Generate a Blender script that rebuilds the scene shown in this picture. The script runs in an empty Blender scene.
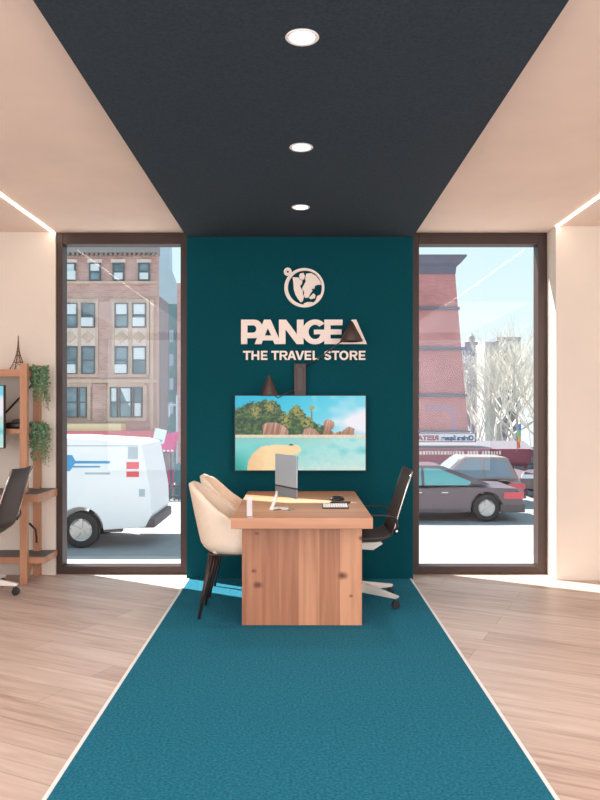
import bpy, bmesh, math, random
from mathutils import Vector, Matrix
R = math.radians
scene = bpy.context.scene
COL = scene.collection
random.seed(7)

# ------------------------------------------------------------------ camera, world, sun, exposure
F = 750.0; CAMY = -6.13; CAMZ = 1.39; VX = 299.0; VY = 410.0
cam_d = bpy.data.cameras.new('camera'); cam = bpy.data.objects.new('camera', cam_d); COL.objects.link(cam)
cam_d.sensor_fit = 'VERTICAL'; cam_d.sensor_height = 36; cam_d.sensor_width = 27
cam_d.lens = 36 * F / 800.0
cam_d.shift_x = 1.0 / 800; cam_d.shift_y = 10.0 / 800
cam_d.clip_end = 500
cam.location = (0, CAMY, CAMZ); cam.rotation_euler = (R(90), 0, 0)
scene.camera = cam

world = bpy.data.worlds.new('world'); scene.world = world; world.use_nodes = True
wn = world.node_tree.nodes; wl = world.node_tree.links
for n in list(wn): wn.remove(n)
wo = wn.new('ShaderNodeOutputWorld'); wb = wn.new('ShaderNodeBackground')
tc = wn.new('ShaderNodeTexCoord'); sx = wn.new('ShaderNodeSeparateXYZ'); rp = wn.new('ShaderNodeValToRGB')
nz = wn.new('ShaderNodeTexNoise'); nz.inputs['Scale'].default_value = 3.0; nz.inputs['Detail'].default_value = 5
mx = wn.new('ShaderNodeMixRGB'); mx.inputs['Color2'].default_value = (0.80, 0.90, 0.93, 1)
cr = wn.new('ShaderNodeValToRGB')
cr.color_ramp.elements[0].position = .45; cr.color_ramp.elements[0].color = (0, 0, 0, 1)
cr.color_ramp.elements[1].position = .8; cr.color_ramp.elements[1].color = (.6, .6, .6, 1)
rp.color_ramp.elements[0].position = 0.0; rp.color_ramp.elements[0].color = (.84, .92, .92, 1)
rp.color_ramp.elements[1].position = .45; rp.color_ramp.elements[1].color = (.42, .70, .86, 1)
e = rp.color_ramp.elements.new(.22); e.color = (.64, .86, .92, 1)
wl.new(tc.outputs['Generated'], sx.inputs[0]); wl.new(sx.outputs['Z'], rp.inputs[0])
wl.new(tc.outputs['Generated'], nz.inputs['Vector']); wl.new(nz.outputs[0], cr.inputs[0])
wl.new(cr.outputs[0], mx.inputs['Fac']); wl.new(rp.outputs[0], mx.inputs['Color1'])
wl.new(mx.outputs[0], wb.inputs[0]); wl.new(wb.outputs[0], wo.inputs[0])
wb.inputs['Strength'].default_value = 1.15

sun_d = bpy.data.lights.new('sun', 'SUN'); sun = bpy.data.objects.new('sun', sun_d); COL.objects.link(sun)
sun_d.energy = 15.0; sun_d.color = (1, .95, .90); sun_d.angle = R(.6)
EL = R(42.5); hd = Vector((.854, -.52, 0)).normalized()
sd = Vector((hd.x * math.cos(EL), hd.y * math.cos(EL), -math.sin(EL)))
sun.rotation_euler = sd.to_track_quat('-Z', 'Y').to_euler(); sun.location = (-20, 14, 20)

def area(name, loc, rot, sx_, sy_, energy, color):
    d = bpy.data.lights.new(name, 'AREA'); o = bpy.data.objects.new(name, d); COL.objects.link(o)
    d.shape = 'RECTANGLE'; d.size = sx_; d.size_y = sy_; d.energy = energy; d.color = color
    o.location = loc; o.rotation_euler = rot; return o
# unseen fill lights added to brighten the room, behind the camera and overhead
area('rear_fill_light', (0, -9.3, 1.5), (R(90), 0, 0), 8.2, 2.8, 335, (.90, .965, 1.04))
area('overhead_fill_light', (-2.6, -5.4, 2.86), (0, 0, 0), 1.2, 4.0, 62, (.93, .955, 1.0))
area('overhead_fill_light', (2.6, -5.4, 2.86), (0, 0, 0), 1.2, 4.0, 62, (.93, .955, 1.0))

scene.view_settings.view_transform = 'Standard'; scene.view_settings.look = 'None'
scene.view_settings.gamma = 1.0; scene.view_settings.exposure = 0.0
scene.view_settings.use_curve_mapping = False
scene.cycles.sample_clamp_indirect = 6.0

# ------------------------------------------------------------------ helpers
def px(x, y, D):
    "a point seen at photograph pixel x, y standing D metres from the camera plane"
    return Vector(((x - VX) * D / F, D + CAMY, CAMZ - (y - VY) * D / F))

def srgb(r, g, b):
    f = lambda c: (c / 255 / 12.92) if c / 255 <= .04045 else ((c / 255 + .055) / 1.055) ** 2.4
    return (f(r), f(g), f(b), 1)

def mat(name, col, rough=.6, metal=0, noise=0, nscale=20, bump=0, bscale=80, spec=.5, emit=None, estr=0, stretch=(1, 1, 1)):
    m = bpy.data.materials.new(name); m.use_nodes = True
    nt = m.node_tree; b = nt.nodes['Principled BSDF']
    b.inputs['Base Color'].default_value = col; b.inputs['Roughness'].default_value = rough
    b.inputs['Metallic'].default_value = metal; b.inputs['Specular IOR Level'].default_value = spec
    t = nt.nodes.new('ShaderNodeTexCoord'); mp = nt.nodes.new('ShaderNodeMapping'); mp.inputs['Scale'].default_value = stretch
    nt.links.new(t.outputs['Object'], mp.inputs[0])
    if noise:
        n = nt.nodes.new('ShaderNodeTexNoise'); n.inputs['Scale'].default_value = nscale; n.inputs['Detail'].default_value = 4
        r = nt.nodes.new('ShaderNodeValToRGB')
        r.color_ramp.elements[0].position = .3; r.color_ramp.elements[1].position = .7
        r.color_ramp.elements[0].color = tuple(c * (1 - noise) for c in col[:3]) + (1,)
        r.color_ramp.elements[1].color = tuple(min(1, c * (1 + noise)) for c in col[:3]) + (1,)
        nt.links.new(mp.outputs[0], n.inputs['Vector']); nt.links.new(n.outputs[0], r.inputs[0]); nt.links.new(r.outputs[0], b.inputs['Base Color'])
    if bump:
        n = nt.nodes.new('ShaderNodeTexNoise'); n.inputs['Scale'].default_value = bscale; n.inputs['Detail'].default_value = 3
        u = nt.nodes.new('ShaderNodeBump'); u.inputs['Strength'].default_value = bump; u.inputs['Distance'].default_value = .01
        nt.links.new(mp.outputs[0], n.inputs['Vector']); nt.links.new(n.outputs[0], u.inputs['Height']); nt.links.new(u.outputs[0], b.inputs['Normal'])
    if emit:
        b.inputs['Emission Color'].default_value = emit; b.inputs['Emission Strength'].default_value = estr
    return m

def wood_mat(name, c1, c2, grain='Z', plank=.13, across='X', knots=(), scale=1.0, rough=.45):
    m = bpy.data.materials.new(name); m.use_nodes = True; nt = m.node_tree; N = nt.nodes; L = nt.links
    b = N['Principled BSDF']; b.inputs['Roughness'].default_value = rough
    t = N.new('ShaderNodeTexCoord'); mp = N.new('ShaderNodeMapping')
    s = {'X': (1.2, 22, 22), 'Y': (22, 1.2, 22), 'Z': (22, 22, 1.2)}[grain]
    mp.inputs['Scale'].default_value = tuple(v * scale for v in s); L.new(t.outputs['Object'], mp.inputs[0])
    n = N.new('ShaderNodeTexNoise'); n.inputs['Scale'].default_value = 1.0; n.inputs['Detail'].default_value = 5; n.inputs['Distortion'].default_value = .6
    L.new(mp.outputs[0], n.inputs['Vector'])
    sp = N.new('ShaderNodeSeparateXYZ'); L.new(t.outputs['Object'], sp.inputs[0])
    dv = N.new('ShaderNodeMath'); dv.operation = 'DIVIDE'; dv.inputs[1].default_value = plank; L.new(sp.outputs[across], dv.inputs[0])
    fl = N.new('ShaderNodeMath'); fl.operation = 'FLOOR'; L.new(dv.outputs[0], fl.inputs[0])
    wn_ = N.new('ShaderNodeTexWhiteNoise'); wn_.noise_dimensions = '1D'; L.new(fl.outputs[0], wn_.inputs['W'])
    ad = N.new('ShaderNodeMath'); ad.operation = 'MULTIPLY_ADD'; ad.inputs[1].default_value = .5; L.new(wn_.outputs[0], ad.inputs[0])
    m2 = N.new('ShaderNodeMath'); m2.operation = 'MULTIPLY'; m2.inputs[1].default_value = .75; L.new(n.outputs[0], m2.inputs[0]); L.new(m2.outputs[0], ad.inputs[2])
    r = N.new('ShaderNodeValToRGB'); r.color_ramp.elements[0].position = .25; r.color_ramp.elements[1].position = .85
    r.color_ramp.elements[0].color = c2; r.color_ramp.elements[1].color = c1; L.new(ad.outputs[0], r.inputs[0])
    out = r.outputs[0]
    for (kx, ky, kz, kr) in knots:
        sb = N.new('ShaderNodeVectorMath'); sb.operation = 'SUBTRACT'; sb.inputs[1].default_value = (kx, ky, kz); L.new(t.outputs['Object'], sb.inputs[0])
        sc = N.new('ShaderNodeVectorMath'); sc.operation = 'MULTIPLY'; sc.inputs[1].default_value = (.8, 0, 1.1); L.new(sb.outputs[0], sc.inputs[0])
        ln = N.new('ShaderNodeVectorMath'); ln.operation = 'LENGTH'; L.new(sc.outputs[0], ln.inputs[0])
        nn = N.new('ShaderNodeMath'); nn.operation = 'MULTIPLY_ADD'; nn.inputs[1].default_value = .02; L.new(n.outputs[0], nn.inputs[0]); L.new(ln.outputs['Value'], nn.inputs[2])
        k = N.new('ShaderNodeValToRGB'); k.color_ramp.elements[0].position = kr * .45 + .006; k.color_ramp.elements[0].color = (.95, .95, .95, 1)
        k.color_ramp.elements[1].position = kr + .012; k.color_ramp.elements[1].color = (0, 0, 0, 1)
        L.new(nn.outputs[0], k.inputs[0])
        mxx = N.new('ShaderNodeMixRGB'); mxx.inputs['Color2'].default_value = srgb(112, 58, 38)
        L.new(k.outputs[0], mxx.inputs['Fac']); L.new(out, mxx.inputs['Color1']); out = mxx.outputs[0]
    L.new(out, b.inputs['Base Color'])
    return m

def brick_mat(name, c1, c2, mortar, w=.22, h=.075, size=.012):
    m = bpy.data.materials.new(name); m.use_nodes = True; nt = m.node_tree; N = nt.nodes; L = nt.links
    b = N['Principled BSDF']; b.inputs['Roughness'].default_value = .9
    t = N.new('ShaderNodeTexCoord'); sp = N.new('ShaderNodeSeparateXYZ'); cb = N.new('ShaderNodeCombineXYZ')
    a = N.new('ShaderNodeMath'); a.operation = 'ADD'
    L.new(t.outputs['Object'], sp.inputs[0]); L.new(sp.outputs['X'], a.inputs[0]); L.new(sp.outputs['Y'], a.inputs[1])
    L.new(a.outputs[0], cb.inputs['X']); L.new(sp.outputs['Z'], cb.inputs['Y'])
    k = N.new('ShaderNodeTexBrick'); k.inputs['Scale'].default_value = 1; k.inputs['Brick Width'].default_value = w; k.inputs['Row Height'].default_value = h
    k.inputs['Mortar Size'].default_value = size; k.inputs['Color1'].default_value = c1; k.inputs['Color2'].default_value = c2; k.inputs['Mortar'].default_value = mortar
    L.new(cb.outputs[0], k.inputs['Vector'])
    n = N.new('ShaderNodeTexNoise'); n.inputs['Scale'].default_value = .9; n.inputs['Detail'].default_value = 6; L.new(t.outputs['Object'], n.inputs['Vector'])
    mm = N.new('ShaderNodeMixRGB'); mm.blend_type = 'OVERLAY'; mm.inputs['Fac'].default_value = .35
    L.new(k.outputs['Color'], mm.inputs['Color1']); L.new(n.outputs[0], mm.inputs['Color2']); L.new(mm.outputs[0], b.inputs['Base Color'])
    return m

def link(name, bm, m, parent=None, smooth=False, recalc=True):
    if recalc: bmesh.ops.recalc_face_normals(bm, faces=bm.faces)
    me = bpy.data.meshes.new(name); bm.to_mesh(me); bm.free()
    for mm in (m if isinstance(m, (list, tuple)) else [m]): me.materials.append(mm)
    if smooth:
        for p in me.polygons: p.use_smooth = True
    o = bpy.data.objects.new(name, me); COL.objects.link(o)
    if parent is not None: o.parent = parent
    return o

def thing(name, label, cat, loc=(0, 0, 0), rz=0, group=None):
    o = bpy.data.objects.new(name, None); COL.objects.link(o); o.empty_display_size = .1
    o.location = loc; o.rotation_euler = (0, 0, rz); o['label'] = label; o['category'] = cat
    if group: o['group'] = group
    return o
def tag(o, label, cat, group=None, kind=None):
    o['label'] = label; o['category'] = cat
    if group: o['group'] = group
    if kind: o['kind'] = kind
    return o
def struct(o): o['kind'] = 'structure'; return o

def B(): return bmesh.new()
def box(bm, x0, x1, y0, y1, z0, z1, bev=0, mi=0):
    r = bmesh.ops.create_cube(bm, size=1.0); vs = r['verts']
    for v in vs: v.co = Vector((x0 + (v.co.x + .5) * (x1 - x0), y0 + (v.co.y + .5) * (y1 - y0), z0 + (v.co.z + .5) * (z1 - z0)))
    fs = {f for v in vs for f in v.link_faces}
    for f in fs: f.material_index = mi
    if bev:
        es = {e_ for v in vs for e_ in v.link_edges}
        bmesh.ops.bevel(bm, geom=list(es), offset=bev, segments=2, affect='EDGES', profile=.6)
    return bm
def prism(bm, pts, axis='y', a=0, b=1, bev=0, mi=0):
    "pts are 2D; axis is the extrusion axis"
    def P3(p, t):
        if axis == 'y': return (p[0], t, p[1])
        if axis == 'x': return (t, p[0], p[1])
        return (p[0], p[1], t)
    v0 = [bm.verts.new(P3(p, a)) for p in pts]; v1 = [bm.verts.new(P3(p, b)) for p in pts]
    n = len(pts); fs = [bm.faces.new(v0), bm.faces.new(v1[::-1])]
    for i in range(n): fs.append(bm.faces.new((v0[i], v1[i], v1[(i + 1) % n], v0[(i + 1) % n])))
    for f in fs: f.material_index = mi
    bmesh.ops.recalc_face_normals(bm, faces=fs)
    if bev:
        bmesh.ops.bevel(bm, geom=list({e_ for f in fs for e_ in f.edges}), offset=bev, segments=2, affect='EDGES', profile=.6)
    return bm
def tube(bm, pts, rad, seg=8, caps=True):
    pts = [Vector(p) for p in pts]; n = len(pts); rings = []
    rads = rad if isinstance(rad, (list, tuple)) else [rad] * n
    up = None
    for i in range(n):
        d = (pts[min(i + 1, n - 1)] - pts[max(i - 1, 0)]).normalized()
        if up is None: up = Vector((0, 0, 1)) if abs(d.z) < .9 else Vector((1, 0, 0))
        s = d.cross(up).normalized(); u = s.cross(d).normalized(); up = u
        rings.append([bm.verts.new(pts[i] + (s * math.cos(2 * math.pi * k / seg) + u * math.sin(2 * math.pi * k / seg)) * rads[i]) for k in range(seg)])
    for i in range(n - 1):
        for k in range(seg):
            bm.faces.new((rings[i][k], rings[i][(k + 1) % seg], rings[i + 1][(k + 1) % seg], rings[i + 1][k]))
    if caps: bm.faces.new(rings[0][::-1]); bm.faces.new(rings[-1])
    return bm
def lathe(bm, prof, c=(0, 0, 0), seg=24, axis='z', caps=True):
    c = Vector(c); rings = []
    for (r, h) in prof:
        ring = []
        for k in range(seg):
            a = 2 * math.pi * k / seg; x, y = r * math.cos(a), r * math.sin(a)
            ring.append(bm.verts.new(c + (Vector((x, y, h)) if axis == 'z' else Vector((x, h, y)) if axis == 'y' else Vector((h, x, y)))))
        rings.append(ring)
    for i in range(len(rings) - 1):
        for k in range(seg): bm.faces.new((rings[i][k], rings[i][(k + 1) % seg], rings[i + 1][(k + 1) % seg], rings[i + 1][k]))
    if caps and prof[0][0] > 1e-5: bm.faces.new(rings[0][::-1])
    if caps and prof[-1][0] > 1e-5: bm.faces.new(rings[-1])
    bmesh.ops.remove_doubles(bm, verts=bm.verts, dist=1e-6)
    return bm
def flat(name, loops, depth, m, parent=None, plane_y=0, bev=0):
    "closed 2D loops (x, z) with holes, filled and given depth, facing the room"
    cu = bpy.data.curves.new(name, 'CURVE'); cu.dimensions = '2D'; cu.fill_mode = 'BOTH'; cu.extrude = depth / 2; cu.bevel_depth = bev
    for lp in loops:
        s = cu.splines.new('POLY'); s.points.add(len(lp) - 1); s.use_cyclic_u = True
        for i, p in enumerate(lp): s.points[i].co = (p[0], p[1], 0, 1)
    t = bpy.data.objects.new('tmp', cu); COL.objects.link(t)
    dg = bpy.context.evaluated_depsgraph_get(); me = bpy.data.meshes.new_from_object(t.evaluated_get(dg))
    bpy.data.objects.remove(t); bpy.data.curves.remove(cu)
    me.name = name
    me.transform(Matrix.Translation((0, plane_y, 0)) @ Matrix.Rotation(R(90), 4, 'X'))
    me.materials.clear(); me.materials.append(m)
    o = bpy.data.objects.new(name, me); COL.objects.link(o)
    if parent is not None: o.parent = parent
    return o
def children(o): return [c for c in bpy.data.objects if c.parent == o]
def copy_tree(o, parent=None):
    c = o.copy(); COL.objects.link(c)
    if parent is not None: c.parent = parent
    for ch in children(o): copy_tree(ch, c)
    return c
def arc(cx, cy, r, a0, a1, n, ry=None):
    ry = r if ry is None else ry
    return [(cx + r * math.cos(R(a0 + (a1 - a0) * i / n)), cy + ry * math.sin(R(a0 + (a1 - a0) * i / n))) for i in range(n + 1)]

# ------------------------------------------------------------------ materials
M = {}
M['beige_ceiling'] = mat('beige_plaster', srgb(244, 223, 209), .9, noise=.03, nscale=3, bump=.05)
M['wall'] = mat('warm_white_plaster', srgb(230, 218, 205), .9, noise=.02, nscale=3, bump=.05)
M['teal_wall'] = mat('teal_paint', srgb(3, 72, 82), .85, noise=.16, nscale=90, bump=.25, bscale=160, spec=.12)
M['slate'] = mat('dark_slate_paint', srgb(54, 66, 76), .85, noise=.2, nscale=70, bump=.3, bscale=120, spec=.15)
M['carpet'] = mat('teal_carpet', srgb(34, 120, 144), .95, noise=.34, nscale=80, bump=.8, bscale=260, spec=.2)
M['white'] = mat('white_metal_paint', srgb(250, 246, 242), .4)
M['bronze'] = mat('brown_bronze_metal', srgb(60, 41, 35), .45, metal=.2, noise=.05, nscale=8)
M['dark'] = mat('dark_brown_black_plastic', srgb(46, 40, 40), .45)
M['mesh_fabric'] = mat('dark_taupe_fabric', srgb(74, 62, 60), .65, noise=.12, nscale=300)
M['black'] = mat('black_plastic', srgb(26, 24, 25), .4)
M['chrome'] = mat('satin_chrome', srgb(205, 200, 198), .25, metal=1)
M['alu'] = mat('white_aluminium', srgb(238, 228, 220), .35, metal=.1)
M['cream'] = mat('cream_velvet', srgb(246, 224, 202), .85, noise=.03, nscale=40, bump=.15, bscale=200)
M['leg'] = mat('dark_bronze_leg', srgb(62, 48, 44), .4, metal=.3)
M['sign'] = mat('ivory_sign_acrylic', srgb(252, 236, 224), .5)
M['lampshade'] = mat('brown_lacquered_metal', srgb(66, 45, 41), .5)
M['grey_plastic'] = mat('grey_blue_plastic', srgb(168, 182, 192), .4)
M['grey_plastic2'] = mat('mid_grey_plastic', srgb(124, 134, 140), .4)
M['dgrey'] = mat('grey_laminate', srgb(86, 84, 86), .5)
M['leaf'] = mat('green_leaf', srgb(116, 150, 112), .6, noise=.35, nscale=30)
M['leaf2'] = mat('olive_leaf', srgb(150, 154, 120), .7, noise=.3, nscale=30)
M['tower'] = mat('brown_metal', srgb(112, 76, 60), .5, metal=.4)
M['blue_pot'] = mat('blue_ceramic', srgb(60, 90, 140), .4)
M['led'] = mat('led_diffuser', srgb(255, 240, 225), .5, emit=srgb(255, 236, 220), estr=12.0)
M['lens'] = mat('downlight_lens', srgb(255, 250, 245), .5, emit=srgb(255, 248, 240), estr=6.0)
M['desk_panel'] = wood_mat('knotty_oak_panel', srgb(222, 160, 122), srgb(160, 98, 68), 'Z', .131, 'X',
    knots=[(-.265, 0, .27, .03), (.28, 0, .33, .034), (-.29, 0, .36, .018), (.40, 0, .57, .02), (.33, 0, .2, .01), (-.27, 0, .6, .012)])
M['desk_top'] = wood_mat('knotty_oak_top', srgb(222, 166, 130), srgb(188, 128, 94), 'X', .16, 'Y')
M['shelf_wood'] = wood_mat('light_oak', srgb(210, 160, 124), srgb(180, 124, 92), 'Z', 5, 'X')
M['shelf_wood_h'] = wood_mat('light_oak_board', srgb(206, 154, 120), srgb(176, 120, 90), 'X', 5, 'Y')

def acrylic_mat():
    m = bpy.data.materials.new('frosted_acrylic'); m.use_nodes = True; nt = m.node_tree; b = nt.nodes['Principled BSDF']
    b.inputs['Base Color'].default_value = srgb(245, 238, 240); b.inputs['Roughness'].default_value = .2; b.inputs['Alpha'].default_value = .55
    return m
M['acrylic'] = acrylic_mat()
def glass_mat(name, tint, fmin=.04, fmax=.5):
    m = bpy.data.materials.new(name); m.use_nodes = True; nt = m.node_tree; N = nt.nodes; L = nt.links
    for n in list(N): N.remove(n)
    o = N.new('ShaderNodeOutputMaterial'); mxs = N.new('ShaderNodeMixShader'); t = N.new('ShaderNodeBsdfTransparent'); g = N.new('ShaderNodeBsdfGlossy')
    t.inputs[0].default_value = tint; g.inputs['Roughness'].default_value = .0
    fr = N.new('ShaderNodeFresnel'); fr.inputs['IOR'].default_value = 1.5
    mr = N.new('ShaderNodeMath'); mr.operation = 'MULTIPLY_ADD'; mr.inputs[1].default_value = .7; mr.inputs[2].default_value = .0; mr.use_clamp = True
    L.new(fr.outputs[0], mr.inputs[0]); L.new(mr.outputs[0], mxs.inputs[0]); L.new(t.outputs[0], mxs.inputs[1]); L.new(g.outputs[0], mxs.inputs[2]); L.new(mxs.outputs[0], o.inputs[0])
    return m
M['glass'] = glass_mat('window_glass', (.97, .98, .98, 1))

def floor_mat():
    m = bpy.data.materials.new('oak_plank_floor'); m.use_nodes = True; nt = m.node_tree; N = nt.nodes; L = nt.links
    b = N['Principled BSDF']; b.inputs['Roughness'].default_value = .42
    t = N.new('ShaderNodeTexCoord'); mp = N.new('ShaderNodeMapping'); mp.inputs['Rotation'].default_value = (0, 0, R(26)); L.new(t.outputs['Object'], mp.inputs[0])
    k = N.new('ShaderNodeTexBrick'); k.inputs['Scale'].default_value = 1; k.inputs['Brick Width'].default_value = 1.7; k.inputs['Row Height'].default_value = .19
    k.inputs['Mortar Size'].default_value = .0025; k.inputs['Mortar Smooth'].default_value = .3; k.offset = .37
    k.inputs['Color1'].default_value = (.0, .0, .0, 1); k.inputs['Color2'].default_value = (1, 1, 1, 1); k.inputs['Mortar'].default_value = (.5, .5, .5, 1)
    L.new(mp.outputs[0], k.inputs['Vector'])
    ms = N.new('ShaderNodeMapping'); ms.inputs['Scale'].default_value = (1.3, 17, 1); L.new(mp.outputs[0], ms.inputs[0])
    n = N.new('ShaderNodeTexNoise'); n.inputs['Scale'].default_value = 1.4; n.inputs['Detail'].default_value = 7; n.inputs['Distortion'].default_value = .5; n.inputs['Roughness'].default_value = .62
    L.new(ms.outputs[0], n.inputs['Vector'])
    a = N.new('ShaderNodeMath'); a.operation = 'MULTIPLY_ADD'; a.inputs[1].default_value = .24; L.new(k.outputs['Color'], a.inputs[0]); L.new(n.outputs[0], a.inputs[2])
    r = N.new('ShaderNodeValToRGB'); r.color_ramp.elements[0].position = .34; r.color_ramp.elements[0].color = srgb(178, 146, 129)
    r.color_ramp.elements[1].position = .86; r.color_ramp.elements[1].color = srgb(228, 206, 192)
    e1 = r.color_ramp.elements.new(.55); e1.color = srgb(208, 180, 164)
    L.new(a.outputs[0], r.inputs[0])
    mx_ = N.new('ShaderNodeMixRGB'); mx_.inputs['Color2'].default_value = srgb(150, 118, 100); mm = N.new('ShaderNodeMath'); mm.operation = 'MULTIPLY'; mm.inputs[1].default_value = .6
    L.new(k.outputs['Fac'], mm.inputs[0]); L.new(mm.outputs[0], mx_.inputs['Fac']); L.new(r.outputs[0], mx_.inputs['Color1']); L.new(mx_.outputs[0], b.inputs['Base Color'])
    return m
M['floor'] = floor_mat()

# ------------------------------------------------------------------ the room
CZ = 2.892; WIN_Y = .22          # beige ceiling height; plane of the window frames
bm = box(B(), -4.2, 4.2, -9.5, .36, -.12, 0); struct(link('floor', bm, M['floor']))
bm = box(B(), -4.2, 4.2, -9.5, .36, CZ, CZ + .15); struct(link('ceiling', bm, M['beige_ceiling']))
# left wall piece beside the window, right wall piece standing proud of it, side walls, back
bm = box(B(), -4.2, -2.055, .20, .36, 0, CZ); struct(link('wall_left', bm, M['wall']))
bm = box(B(), 2.10, 4.2, .0, .36, 0, CZ); struct(link('wall_right', bm, M['wall']))
bm = box(B(), -4.35, -4.2, -9.5, .36, 0, CZ); struct(link('wall_far_left', bm, M['wall']))
bm = box(B(), 4.2, 4.35, -9.5, .36, 0, CZ); struct(link('wall_far_right', bm, M['wall']))
bm = box(B(), -4.35, 4.35, -9.65, -9.5, 0, CZ); struct(link('wall_back', bm, M['wall']))
bm = box(B(), -.918, .932, .0, .36, 0, CZ); struct(link('wall_middle', bm, M['teal_wall']))
# dark dropped ceiling band
bm = box(B(), -.918, .932, -9.5, .0, 2.804, CZ)
tag(link('ceiling_panel', bm, M['slate']), 'wide dark slate panel running along the middle of the ceiling', 'ceiling panel')
# carpet runner with pale edging strips
bm = box(B(), -.893, .905, -9.4, .0, 0, .012)
tag(link('carpet_runner', bm, M['carpet']), 'long teal carpet runner down the middle of the floor', 'carpet')
bm = box(B(), -.911, -.893, -9.4, .0, 0, .014, .003); struct(link('trim_1', bm, M['white']))
bm = box(B(), .905, .923, -9.4, .0, 0, .014, .003); struct(link('trim_2', bm, M['white']))

def window(name, x0, x1, fl, fr):
    w = thing(name, name, 'window'); del w['label']; del w['category']; w['kind'] = 'structure'
    ft, fb = .097, .065; y0, y1 = WIN_Y, WIN_Y + .13; zt = CZ
    bm = B(); box(bm, x0, x0 + fl, y0, y1, 0, zt, .003); box(bm, x1 - fr, x1, y0, y1, 0, zt, .003)
    box(bm, x0 + fl, x1 - fr, y0, y1, zt - ft, zt, .003); box(bm, x0 + fl, x1 - fr, y0, y1, 0, fb, .003)
    link('window_frame', bm, M['bronze'], w)
    bm = B(); yg = y1 - .02
    vs = [bm.verts.new(p) for p in ((x0 + fl - .01, yg, fb - .01), (x1 - fr + .01, yg, fb - .01), (x1 - fr + .01, yg, zt - ft + .01), (x0 + fl - .01, yg, zt - ft + .01))]
    bm.faces.new(vs); link('glass_pane', bm, M['glass'], w)
    return w
window('window_1', -2.055, -.918, .052, .085)
window('window_2', .932, 2.10, .085, .075)

# led lines in the ceiling
for (x, y0, y1, lab) in ((-2.075, -4.0, WIN_Y - .02, 'thin white light line in the ceiling left of the dark panel'),
                         (2.107, -4.0, -.002, 'thin white light line in the ceiling right of the dark panel')):
    bm = box(B(), x - .010, x + .010, y0, y1, CZ - .006, CZ); tag(link('led_strip', bm, M['led']), lab, 'light strip', 'light lines set in the ceiling')

# downlights
def downlight(y, lab):
    t = thing('downlight', lab, 'downlight', (.012, y, 2.804), group='downlights in the dark ceiling panel')
    bm = lathe(B(), [(.046, 0), (.062, 0), (.0645, -.004), (.060, -.008), (.050, -.006), (.046, -.001), (.046, 0)], seg=36); link('trim_ring', bm, M['white'], t, True)
    bm = lathe(B(), [(0, -.003), (.0465, -.003), (.0465, -.0005), (0, -.0005)], seg=32); link('lens', bm, M['lens'], t)
    d = bpy.data.lights.new('downlight_bulb', 'SPOT'); d.energy = 34; d.spot_size = R(100); d.spot_blend = .8; d.color = (1, .95, .90); d.shadow_soft_size = .045
    l = bpy.data.objects.new('downlight_bulb', d); COL.objects.link(l); l.parent = t; l.location = (0, 0, -.02)
downlight(-3.29, 'round recessed downlight nearest the viewer in the dark ceiling')
downlight(-2.10, 'round recessed downlight, middle one of the three in a row')
downlight(-.91, 'round recessed downlight closest to the teal wall')

# ------------------------------------------------------------------ wall signs
S = 6.13 / F
def wp(x, y): return ((x - VX) * S, CAMZ - (y - VY) * S)
def loops(*ls): return [[wp(*p) for p in l] for l in ls]
nm = thing('name_sign', 'large ivory raised letters of the shop name on the teal wall', 'sign', (0, -.0, 0))
SY = -.016
T, Bt = 320.0, 344.3
def letter(par, ls, dy=0): return flat('letter', loops(*ls), .024, M['sign'], par, SY + dy, 0)
# P
letter(nm, [[(241.3, T), (254, T)] + arc(254.5, 329.2, 8.6, -90, 90, 12, 9.2)[1:] + [(247.4, 338.4), (247.4, Bt), (241.3, Bt)],
            [(247.6, 325.6), (247.6, 333.0), (253.3, 333.0)] + arc(253.3, 329.3, 3.2, 90, -90, 8, 3.7)[1:]])
# A
letter(nm, [[(264.2, T), (270.8, T), (281.5, Bt), (274.7, Bt), (273.0, 340.6), (263.0, 340.6), (261.6, Bt), (254.9, Bt)],
            [(267.9, 328.6), (264.9, 335.8), (271.3, 335.8)]], -.0006)
# N
letter(nm, [[(279.0, T), (286.2, T), (296.9, 334.5), (296.9, T), (303.6, T), (303.6, Bt), (296.6, Bt), (285.6, 329.6), (285.6, Bt), (279.0, Bt)]], -.0012)
# G
g_out = arc(315.0, 332.2, 12.6, -42, -338, 30, 12.4)
letter(nm, [[(p[0], p[1]) for p in g_out] + [(326.2, 330.0), (313.8, 330.0), (313.8, 334.6), (320.4, 334.6)] + arc(315.0, 332.2, 6.4, -338, -48, 24, 7.2)[2:]], -.0018)
# E
letter(nm, [[(324.2, T), (342.4, T), (342.4, 325.6), (330.4, 325.6), (330.4, 329.7), (341.4, 329.7), (341.4, 334.8), (330.4, 334.8), (330.4, 338.9), (342.4, 338.9), (342.4, Bt), (324.2, Bt)]], -.0024)
# the last A, an outlined triangle
letter(nm, [[(351.6, T), (356.0, T), (366.6, Bt), (338.6, Bt)], [(352.4, 325.0), (343.8, 341.2), (360.5, 341.2)]], -.003)

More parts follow.
